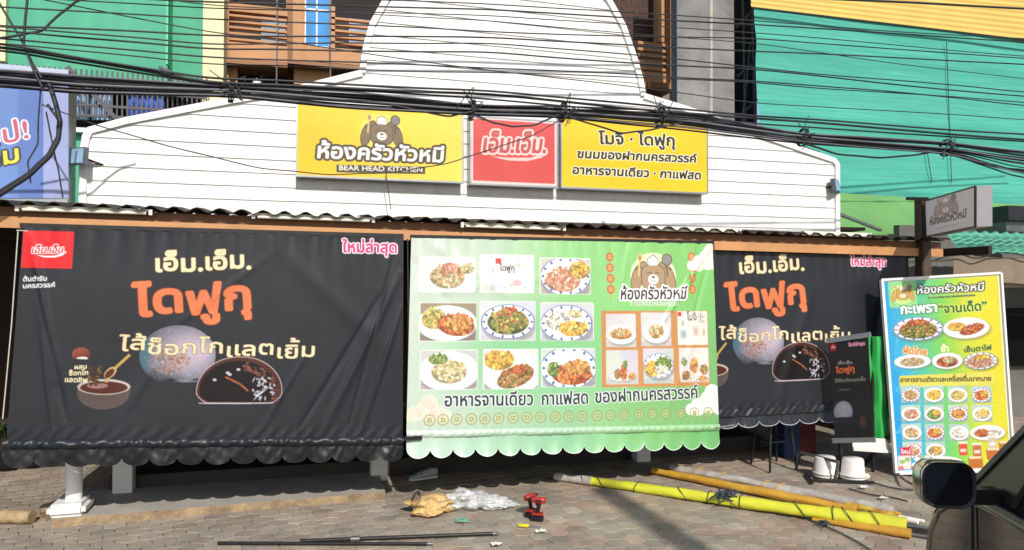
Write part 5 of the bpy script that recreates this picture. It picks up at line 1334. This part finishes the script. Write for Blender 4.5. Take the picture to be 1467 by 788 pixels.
mb.build('frame_tubes', M['steel'], t)
B0, B1 = gz(938, 673, .04), gz(1288, 742, .045)
t = thing('rolled_awning', 'ochre yellow and white rolled vinyl lying behind the longer bright yellow roll', 'rolled awning', ((B0.x+B1.x)/2, (B0.y+B1.y)/2, 0), 'rolled awnings on the paving')
d2 = (B1-B0).normalized(); s2 = Vector((-d2.y, d2.x, 0))
mb = MB(); roll(mb, B0 - s2*.03, B0.lerp(B1, .86) - s2*.03, .036, .042, 13, 50); mb.build('ochre_sheet', M['ochre_vinyl'], t)
mb = MB(); roll(mb, B0.lerp(B1, .07) + s2*.06 + Vector((0, 0, .035)), B0.lerp(B1, .97) + s2*.05 + Vector((0, 0, .035)), .04, .042, 17, 50); mb.build('pale_sheet', M['pale_vinyl'], t)
mb = MB(); roll(mb, B0.lerp(B1, .82) + s2*.02 + Vector((0, 0, .02)), B1 + s2*.02 + Vector((0, 0, .005)), .03, .036, 23, 16); mb.build('rusty_end', mat('rust_yellow', S(224, 190, 70), .5, scale=14, col2=S(150, 88, 44)), t)
mb = MB(); mb.tube([B0.lerp(B1, .7) + s2*.06, B1 + d2*.16 + s2*.04], .012, 8); mb.tube([B1, B1 + d2*.13 + s2*.0], .022, 8); mb.build('frame_tubes', M['white_paint'], t)
for tt in (.2, .31, .5, .56): mb = MB(); tie(mb, B0 + s2*.06 + Vector((0, 0, .035)), B1 + s2*.05 + Vector((0, 0, .035)), tt, .041, 1.12, .03); mb.build('cord', M['ochre_vinyl'], t)
pts = [gz(x, y, .006) for x, y in ((1158, 744), (1181, 753), (1205, 764), (1228, 776), (1252, 792), (1280, 815))]
mb = MB(); mb.tube(spline(pts), .0055, 6); kk = gz(1181, 752, .015)
for k in range(8): mb.tube(spline([kk + Vector((RND.gauss(0, .025), RND.gauss(0, .02), abs(RND.gauss(0, .012)))) for _ in range(4)], 4), .004, 5)
tag(mb.build('loose_rope', M['rope'], None, loc=kk), 'thin dark knotted rope trailing from the bright yellow roll to the lower edge', 'rope')
for i, (pl, lb) in enumerate(((((1205, 676), (1240, 688), (1285, 700), (1330, 702), (1380, 700)), 'thin black wire on the paving running to the foot of the menu board'), (((1216, 700), (1245, 708), (1275, 712), (1300, 718)), 'short thin black wire on the paving in front of the white tubs'))):
    mb = MB(); mb.tube(spline([gz(x, y, .006) for x, y in pl]), .006, 6); tag(mb.build('loose_wire', M['cable'], None, loc=gz(*pl[0])), lb, 'wire')
for (x, y), lb in (((1238, 698), 'crumpled white paper scrap on the paving in front of the white tubs'), ((1266, 714), 'flat white paper scrap on the paving nearer the dark vehicle'), ((775, 762), 'thin white paper strip on the paving below the yellow screwdriver'), ((712, 780), 'small white paper scrap near the end of the dark rods')):
    c = gz(x, y, .012); mb = MB(); n_ = 5; w = .032; vs = [c + Vector(((i/n_ - .5)*w*2.4, (j/n_ - .5)*w*1.6, RND.uniform(0, .016))) for j in range(n_+1) for i in range(n_+1)]
    mb.add(vs, [(j*(n_+1)+i, j*(n_+1)+i+1, (j+1)*(n_+1)+i+1, (j+1)*(n_+1)+i) for j in range(n_) for i in range(n_)]); tag(mb.build('paper_scrap', M['paper'], None, loc=c), lb, 'paper', 'paper scraps on the paving')

# ------------------------------------------------------------------ tools, bags, rods
def crumple(name, m, px, py, rx, ry, rz, seed, lab, cat, rot=0.0, amp=.6, freq=1.7, thin=0.0, parent=None):
    c = gz(px, py, 0); bm = bmesh.new(); bmesh.ops.create_icosphere(bm, subdivisions=5, radius=1); cr, sr = math.cos(rot), math.sin(rot)
    for v in bm.verts:
        o = v.co.copy(); f = 1 + amp*mnoise.noise(o*freq + Vector((seed, 0, 0))) + amp*.45*(.35 - abs(mnoise.noise(o*freq*2.1 + Vector((0, seed, 0))))) + amp*.34*(.3 - abs(mnoise.noise(o*freq*4.7 + Vector((seed, seed, 0)))))
        x, y, z = o.x*rx*f, o.y*ry*f, (o.z*f*.5 + .45)*rz*2*(1 - .55*max(0, o.x)*thin)
        v.co = Vector((x*cr - y*sr, x*sr + y*cr, max(.004, z)))
    bm.verts.index_update(); mb = MB(); mb.add([v.co + c for v in bm.verts], [[v.index for v in f.verts] for f in bm.faces], True); bm.free()
    o = mb.build(name, m, parent, loc=c)
    if parent is None: tag(o, lab, cat)
    return o
crumple('crumpled_sack', M['sack'], 617, 734, .17, .12, .06, 3.3, 'crumpled tan yellow sack lying on the paving next to a clear bag', 'sack', .1)
c = gz(596, 733, 0); mb = MB(); mb.tube(spline([c + Vector((.0, 0, .02)), c + Vector((-.03, .0, .08)), c + Vector((-.01, .01, .13)), c + Vector((.02, .02, .15)), c + Vector((.03, .02, .12))]), .009, 8)
tag(mb.build('black_strap', M['black_plastic'], None, loc=c), 'short black strap curling up at the left end of the tan sack', 'strap')
t0 = thing('plastic_bag', 'clear plastic bag crumpled on the paving between the tan sack and red drill', 'bag', gz(690, 726))
crumple('bag_body', M['bag'], 670, 727, .15, .12, .068, 7.1, None, None, -.1, .55, 1.9, 0, t0); crumple('bag_neck', M['bag'], 709, 727, .14, .09, .045, 12.4, None, None, -.15, .55, 2.2, .6, t0)
crumple('bag_tip', M['bag'], 733, 726, .06, .03, .02, 19.0, None, None, .1, .5, 2.5, .8, t0)
c = gz(660, 746, .012); mb = MB(); rr = random.Random(12)
for k in range(14): mb.tube(spline([c + Vector((rr.gauss(0, .03), rr.gauss(0, .03), abs(rr.gauss(0, .008)))) for _ in range(3)], 3), .003, 5)
tag(mb.build('string_tangle', mat('mint_string', S(120, 170, 150), .8), None, loc=c), 'small tangle of mint green string on the paving below the bags', 'string')
def drill(px, py, ang, lab, k=1.0):
    p = gz(px, py, 0); t = thing('cordless_drill', lab, 'drill', p, 'cordless drills on the paving'); d = Vector((math.cos(ang), math.sin(ang), 0)); s_ = Vector((-d.y, d.x, 0)); Z = Vector((0, 0, 1))
    mb = MB(); c = p + Z*.03*k
    for zc, zh, g_ in ((.0, .012, 1.0), (.018, .009, .94)): mb.obox(c + Z*(zc - .014)*k + d*.008*k, d*.058*k*g_, s_*.034*k*g_, Z*zh*k)
    bt = mb.build('battery', M['black_plastic'], t)
    mb = MB(); mb.obox(c + Z*.034*k + d*.006*k, d*.05*k, s_*.031*k, Z*.010*k); mb.build('battery_cap', M['red_tool'], t)
    mb = MB(); mb.tube([p + Z*.07*k + d*.01*k, p + Z*.12*k - d*.002*k, p + Z*.165*k - d*.012*k], [.021*k, .019*k, .021*k], 12); mb.build('grip', M['black_plastic'], t)
    mb = MB(); h = p + Z*.192*k; mb.tube([h - d*.075*k, h - d*.07*k, h - d*.03*k, h + d*.035*k, h + d*.06*k], [.018*k, .029*k, .033*k, .031*k, .022*k], 16); mb.build('motor_housing', M['red_tool'], t)
    mb = MB(); mb.tube([h + d*.06*k, h + d*.085*k, h + d*.1*k], [.019*k, .017*k, .01*k], 12); mb.tube([h + d*.1*k, h + d*.14*k], .004*k, 6); mb.build('chuck', M['dark_steel'], t)
    mb = MB(); mb.obox(p + Z*.155*k + d*.016*k, d*.009*k, s_*.007*k, Z*.014*k); mb.build('trigger', M['dark_steel'], t)
    mb = MB()
    for j in (-1, 1): mb.obox(h + s_*.033*k*j - d*.01*k, d*.03*k, s_*.0015, Z*.007*k)
    mb.build('side_grip', M['black_plastic'], t)
drill(771, 745.5, math.radians(150), 'red and black cordless drill standing upright, the nearer of two, beside a yellow screwdriver', .8)
drill(760, 740, math.radians(35), 'red and black cordless drill standing behind the nearer drill, beside the clear bag', .8)
c = gz(751, 753, .014); d = (gz(782, 755, .014) - c).normalized(); t = thing('screwdriver', 'small screwdriver with yellow handle lying below the red drills', 'screwdriver', c)
mb = MB(); mb.tube([c - d*.045, c - d*.04, c - d*.01, c + d*.025, c + d*.035], [.008, .013, .011, .013, .007], 12); mb.build('handle', M['yellow_handle'], t)
mb = MB(); mb.tube([c + d*.035, c + d*.12], .0045, 8); mb.build('blade', M['steel'], t)
def rod(a, b, r, lab, joint=None):
    a, b = gz(*a, r), gz(*b, r); t = thing('metal_rod', lab, 'rod', (a + b)/2, 'metal rods on the paving')
    MB().tube([a, b], r, 10).build('rod', M['dark_steel'], t); e = (b-a).normalized()
    MB().tube([b, b + e*.03, b + e*.05], [r*.9, r*.8, r*.2], 10).build('tip', M['steel'], t)
    if joint: c_ = a.lerp(b, joint); MB().tube([c_ - e*.03, c_ + e*.03], r*1.5, 10).build('joint', M['steel'], t)
rod((312, 778), (612, 779), .011, 'long thin dark metal rod lying lowest in front of the step')
rod((430, 775), (706, 764.5), .013, 'long dark metal rod with a joint, its tip below the clear bag', .28)

# ------------------------------------------------------------------ overhead cables
XS = [-260, 0, 300, 700, 1080, 1467, 1750]
def cable(ys, r, Y, lab, grp, seed, m=M['cable'], xs=XS, wob=1.0, name='overhead_cable'):
    rg = random.Random(seed); pts = []
    for x, y in zip(xs, ys): pts.append((x, y))
    full = []
    for (xa, ya), (xb, yb) in zip(pts, pts[1:]):
        n = max(2, int(abs(xb-xa)/90))
        for k in range(n): full.append((xa + (xb-xa)*k/n, ya + (yb-ya)*k/n))
    full.append(pts[-1])
    P = [at(x, y + wob*mnoise.noise((x*.004 + seed*7.3, seed*1.7, 0))*3, Y + .012*math.sin(x*.01 + seed)) for x, y in full]
    c = P[len(P)//2]; mb = MB(); mb.tube(spline(P, 4), r, 7); o = mb.build(name, m, None, loc=c); tag(o, lab, 'cable', grp); return o
G1 = 'single cables high above the awning'; L1 = 'thin black overhead cable in the loose set crossing above the yellow signs'
upper = [[-48, -28, -10, 6, 31, 57, 74], [-30, -14, 3, 15, 35, 61, 80], [-24, -6, 12, 22, 47, 80, 98], [-8, 10, 27, 45, 56, 83, 104], [14, 36, 50, 53, 73, 92, 108], [20, 39, 62, 61, 96, 132, 150], [26, 43, 70, 75, 101, 138, 158],
         [36, 56, 80, 97, 115, 151, 170], [44, 62, 92, 104, 118, 146, 166], [-46, -12, 46, 100, 146, 172, 186], [-70, -34, 8, 30, 64, 112, 138]]
for i, ys in enumerate(upper): cable(ys, [.0045, .006, .004, .005, .006, .005, .006, .0055, .0045, .004, .0035][i], -.9 + .03*(i % 5), L1, G1, i + 1)
for i, yy in enumerate((-100, -82, -38)): cable([yy - 24, yy - 12, yy, yy + 8, yy + 30, yy + 50, yy + 60], .012, .1 + .03*i, 'black overhead cable running above the top of the picture, shading the white bell gable', G1, 140 + i)
G2 = 'cables of the heavy bundle'; L2 = 'black cable in the heavy tied bundle running in front of the yellow signs'
mid = [[46, 63, 112, 130, 166, 192, 206], [52, 68, 116, 136, 170, 199, 214], [60, 74, 119, 142, 176, 204, 220]]
for i, ys in enumerate(mid): cable(ys, [.009, .011, .008][i], -.2 + .02*i, L2, G2, 30 + i)
XB = [-260, 0, 120, 332, 500, 676, 806, 980, 1150, 1355, 1467, 1750]
C0 = [96, 112, 121, 131, 143, 157, 161, 173, 197, 212, 229, 256]
for i in range(15):
    o_ = (i - 7)*1.7; sag = [0, 0, 2, 0, 2.5, 0, 1.5, 2, 0, 3, 3.2, 4][:12]
    sg = RND.uniform(-.6, 1.6)
    ys = [c_ + o_*(1.0 if j in (0, 1, 10, 11) else (.62 if j in (3, 5, 6, 8, 9) else .95)) + sg*sag[j]*(1.4 if o_ > 4 else .4) + (max(0, o_)*1.0 if j >= 10 else 0) for j, c_ in enumerate(C0)]
    cable(ys, RND.choice([.005, .0065, .008, .0095, .006]), -.16 + .02*(i % 6), L2, G2, 50 + i, M['cable'] if i % 3 else M['cable_grey'], XB, .8)
# slack lengths drooping below the bundle
slack = [([(560, 150), (640, 166), (676, 160)], .008, 'black slack cable drooping over the top of the wide yellow sign'), ([(676, 163), (706, 176), (735, 182), (765, 180), (806, 163)], .008, 'black slack cable drooping over the red square sign'),
         ([(806, 165), (850, 178), (890, 190), (930, 186), (990, 172)], .008, 'black slack cable drooping over the lettered yellow sign'), ([(60, 150), (137, 179), (240, 209), (370, 240), (470, 250), (560, 247), (640, 234), (700, 215), (760, 195), (806, 170)], .0045, 'thin wire sagging low across the white boards and the yellow sign'),
         ([(1150, 205), (1200, 221), (1260, 226), (1310, 222), (1355, 214)], .010, 'black slack cable drooping in front of the teal netting between two ties'), ([(1355, 216), (1390, 230), (1430, 240), (1490, 246), (1600, 252)], .010, 'black slack cable fanning out downward at the right edge of the netting'),
         ([(560, 300), (556, 270), (553, 250), (556, 238)], .004, 'thin wire hanging from the wide yellow sign to the awning')]
for i, (pl, r, lb) in enumerate(slack): cable([y for x, y in pl], r, -.18 + .01*i if i != 6 else YS - .05, lb, None, 90 + i, xs=[x for x, y in pl], wob=.4, name='slack_cable')
drops = [([(70, 118), (80, 150), (86, 175), (83, 200), (70, 224), (40, 252), (-20, 292)], .017, 'thick black cable curving down in front of the blue signboard'), ([(68, 150), (83, 172), (82, 196), (68, 222), (38, 250), (-20, 286)], .009, 'thinner black cable curving down alongside the thick one'),
         ([(58, 130), (55, 170), (54, 205), (40, 232), (44, 262)], .0055, 'thin black wire dropping down the middle of the blue signboard'), ([(66, 160), (72, 190), (77, 215), (84, 246), (90, 283)], .0055, 'thin black wire dropping down the lavender edge of the blue signboard'),
         ([(40, -10), (36, 30), (34, 64), (48, 100), (62, 128)], .009, 'black cable descending from the top edge beside the green wall'), ([(140, -6), (110, 2), (84, 22), (60, 44), (20, 52), (-20, 58)], .009, 'black cable looping down from the top at the green wall'), ([(-4, 0), (14, 30), (30, 56), (46, 90), (60, 112)], .008, 'black cable slanting down at the upper left corner')]
for i, (pl, r, lb) in enumerate(drops): cable([y for x, y in pl], r, -.24 + .012*i, lb, None, 110 + i, xs=[x for x, y in pl], wob=.3, name='drop_cable')
for i, (px, py, lb) in enumerate(((332, 131, 'above the left slope of the white gable'), (676, 158, 'between the wide yellow sign and the red sign'), (806, 161, 'between the red sign and the lettered yellow sign'), (946, 168, 'above the lettered yellow sign'), (1150, 197, 'above the right end of the white gable'), (1355, 212, 'in front of the teal netting near the projecting sign'))):
    c = at(px, py, -.1); mb = MB(); rg = random.Random(40 + i)
    for k in range(3):
        mb.tube([c + Vector((.012*k - .012 + .01*math.sin(a_), .075*math.cos(a_), .085*math.sin(a_))) for a_ in np.linspace(0, 2*math.pi, 16)], .005, 6, False)
    for k in range(6):
        b_ = c + Vector((rg.uniform(-.05, .05), -.08, rg.uniform(-.03, .06))); mb.tube(spline([b_, b_ + Vector((rg.uniform(-.08, .08), -.01, rg.uniform(-.1, .12))), b_ + Vector((rg.uniform(-.12, .12), 0, rg.uniform(-.16, .16)))], 4), .004, 5)
    tag(mb.build('cable_tie', M['cable'], None, loc=c), 'tangled black cable tie ' + lb, 'cable tie', 'ties on the cable bundle')
up = thing('utility_pole', 'round concrete utility pole standing behind the viewer, its shadow slanting over the paving', 'pole', (2.6, -13, 0))
MB().tube([(2.6, -13, -.05), (2.6, -13, 9.25)], [.17, .12], 18).build('shaft', M['concrete'], up)

# ------------------------------------------------------------------ dark vehicle at the lower right corner
hd = math.radians(24.5); CF, CR = Vector((math.sin(hd), math.cos(hd), 0)), Vector((math.cos(hd), -math.sin(hd), 0))
MM = dep(1357, 694, 2.75); CO = MM + CR*.17; CO.z = 0
def cw(l, s_, z): return CO + CF*l + CR*s_ + Vector((0, 0, z))
car = thing('parked_van', 'dark bronze van parked nose to the shop, its black mirror at the lower right corner', 'van', cw(-1.4, .75, 0))
prof = [(-3.25, .32), (-3.3, .5), (-3.3, .8), (-3.24, .95), (-2.4, .965), (-1.4, .965), (-.6, .965), (-.1, .96), (.1, .96), (.28, .945), (.45, .885), (.58, .8), (.66, .68), (.69, .55), (.68, .4), (.62, .3), (.1, .28), (-1.5, .28), (-2.9, .28)]
st_ = [(0.03, .0, .20), (.0, .0, .12), (.005, .02, .05), (.03, .01, .02), (.08, 0, 0)]
stations = [(.012, .10), (.0, .06), (.03, .02), (.10, .0), (.75, -.006)]; stations += [(1.5 - s_, i_) for s_, i_ in reversed(stations[:-1])]
mb = MB(); vs = []; m_ = len(prof)
for s_, ins in stations:
    for l, z in prof:
        cl, cz = -1.3, .62; vs.append(cw(l + (cl - l)*ins*.35, s_, z + (cz - z)*ins*1.6 if z > .5 else z + (cz - z)*ins*.5))
mb.add(vs, [(i*m_+k, (i+1)*m_+k, (i+1)*m_+(k+1) % m_, i*m_+(k+1) % m_) for i in range(len(stations)-1) for k in range(m_)], True)
mb.add(vs[:m_], [tuple(range(m_))], True); mb.add(vs[-m_:], [tuple(reversed(range(m_)))], True); mb.build('body', M['car_paint'], car)
lo = [(.27, .02), (-3.2, .02), (-3.2, 1.48), (.27, 1.48)]; hi = [(-.42, .15), (-3.0, .17), (-3.0, 1.33), (-.42, 1.33)]
mb = MB(); B_ = [cw(l, s_, .945) for l, s_ in lo]; T_ = [cw(l, s_, 1.6) for l, s_ in hi]; mb.add(B_ + T_, [(0, 1, 5, 4), (1, 2, 6, 5), (2, 3, 7, 6), (3, 0, 4, 7), (4, 5, 6, 7), (3, 2, 1, 0)]); mb.build('cabin', mat('dark_trim', S(46, 43, 37), .28, var=.15, spec=.4), car)
mb = MB(); mb.add([cw(l, s_, 1.603) for l, s_ in hi] + [cw(l + (.08 if l < -2 else -.12), s_ + (.1 if s_ < .5 else -.1), 1.65) for l, s_ in hi], [(0, 1, 5, 4), (1, 2, 6, 5), (2, 3, 7, 6), (3, 0, 4, 7), (4, 5, 6, 7)]); mb.build('roof', M['car_paint'], car)
def pane(name, i, j, u0, u1, v0, v1, out, u0t=None):
    a_, b_, c_, d_ = B_[i], B_[j], T_[j], T_[i]
    f = lambda u, v: (a_.lerp(b_, u)).lerp(d_.lerp(c_, u), v) + out*.006
    mb = MB(); mb.add([f(u0, v0), f(u1, v0), f(u1, v1), f(u0 if u0t is None else u0t, v1)], [(0, 1, 2, 3)]); return mb.build(name, M['car_glass'], car)
pane('side_window', 0, 1, .12, .36, .08, .93, -CR, .03); pane('side_window', 0, 1, .38, .66, .08, .93, -CR); pane('side_window', 0, 1, .69, .97, .08, .93, -CR)
pane('side_window', 2, 3, .64, .93, .08, .93, CR); pane('windscreen', 3, 0, .05, .95, .08, .95, CF + Vector((0, 0, .5))); pane('rear_window', 1, 2, .08, .92, .1, .9, -CF)
mb = MB(); mb.bar(cw(.12, -.004, .948), cw(-3.0, .014, .948), .012, .022); mb.build('belt_highlight', M['steel'], car)  # steel strip added as the bright highlight along the door crease
mb = MB(); e_ = B_[0].lerp(B_[1], .105); f_ = T_[0].lerp(T_[1], .015); mb.bar(e_ - CR*.008 + Vector((0, 0, .03)), f_ - CR*.008, .014, .02); mb.build('window_seal', M['rubber'], car)
mb = MB(); mb.bar(B_[0] - CR*.004, T_[0] - CR*.004, .016, .02); mb.build('pillar_trim', M['steel'], car)
mb = MB(); mb.bar(cw(.2, -.0015, .34), cw(.2, .004, .93), .008, .006); mb.build('door_gap', M['rubber'], car)
mb = MB(); mb.bar(cw(-.95, -.022, .86), cw(-1.1, -.022, .86), .02, .025); mb.build('door_handle', M['black_plastic'], car)
for l in (-.02, -2.55):
    for s_, o_ in ((.02, -1), (1.48, 1)):
        w0, w1 = cw(l, s_ - o_*.17, .3), cw(l, s_ + o_*.012, .3); tw = MB().tube([w0, w0.lerp(w1, .12), w0.lerp(w1, .88), w1], [.26, .3, .3, .27], 28).build('wheel', M['rubber'], car)
        MB().tube([w1 + CR*o_*.002, w1 + CR*o_*.008], [.18, .16], 20).build('rim', M['alu'], tw)
for s_ in (.16, 1.34):
    mb = MB(); mb.obox(cw(.665, s_, .66), CR*.1, Vector((0, 0, .07)), CF*.02); mb.build('headlight', M['pale_glass'], car)
# mirror: rounded shell, dark glass, arm
def rrect(c, w, h, r, off, k=1.0, n=8):
    out = []
    for qx, qz, a0 in ((1, 1, 0), (-1, 1, 90), (-1, -1, 180), (1, -1, 270)):
        for i in range(n):
            a_ = math.radians(a0 + 90*i/(n-1)); out.append(c + CR*((qx*(w-r) + r*math.cos(a_))*k) + Vector((0, 0, (qz*(h-r) + r*math.sin(a_))*k)) + CF*off)
    return out
mc = MM; rings_ = [(-.018, .985), (-.012, 1.0), (.0, 1.0), (.03, .99), (.07, .93), (.105, .78), (.125, .5)]
vs = []
for off, k in rings_: vs += rrect(mc - CR*.008*(off > .01), .094, .086, .056, off, k)
n_ = 32; mb = MB(); mb.add(vs, [(i*n_+k, (i+1)*n_+k, (i+1)*n_+(k+1) % n_, i*n_+(k+1) % n_) for i in range(len(rings_)-1) for k in range(n_)], True); mb.add(vs[-n_:], [tuple(range(n_))], True)
mir = mb.build('side_mirror', M['chrome'], car)
mb = MB(); a_, b_ = rrect(mc, .094, .086, .056, -.019, .99), rrect(mc, .094, .086, .056, -.012, .87); mb.add(a_ + b_, [(k, (k+1) % n_, n_ + (k+1) % n_, n_ + k) for k in range(n_)], True); c_ = rrect(mc, .094, .086, .056, .02, 1.02); mb.add(a_ + c_, [(k, n_ + k, n_ + (k+1) % n_, (k+1) % n_) for k in range(n_)], True); mb.build('rim', M['black_plastic'], mir)
mb = MB(); mb.add(rrect(mc, .094, .086, .056, -.0125, .885), [tuple(reversed(range(n_)))]); mb.build('glass', M['mirror_dark'], mir)
mb = MB(); mb.obox(mc + CR*.13 + CF*.035 + Vector((0, 0, -.045)), CR*.06, CF*.03, Vector((0, 0, .028))); mb.build('arm', M['black_plastic'], mir)

bpy.data.objects.remove(_to); bpy.data.curves.remove(_tc)
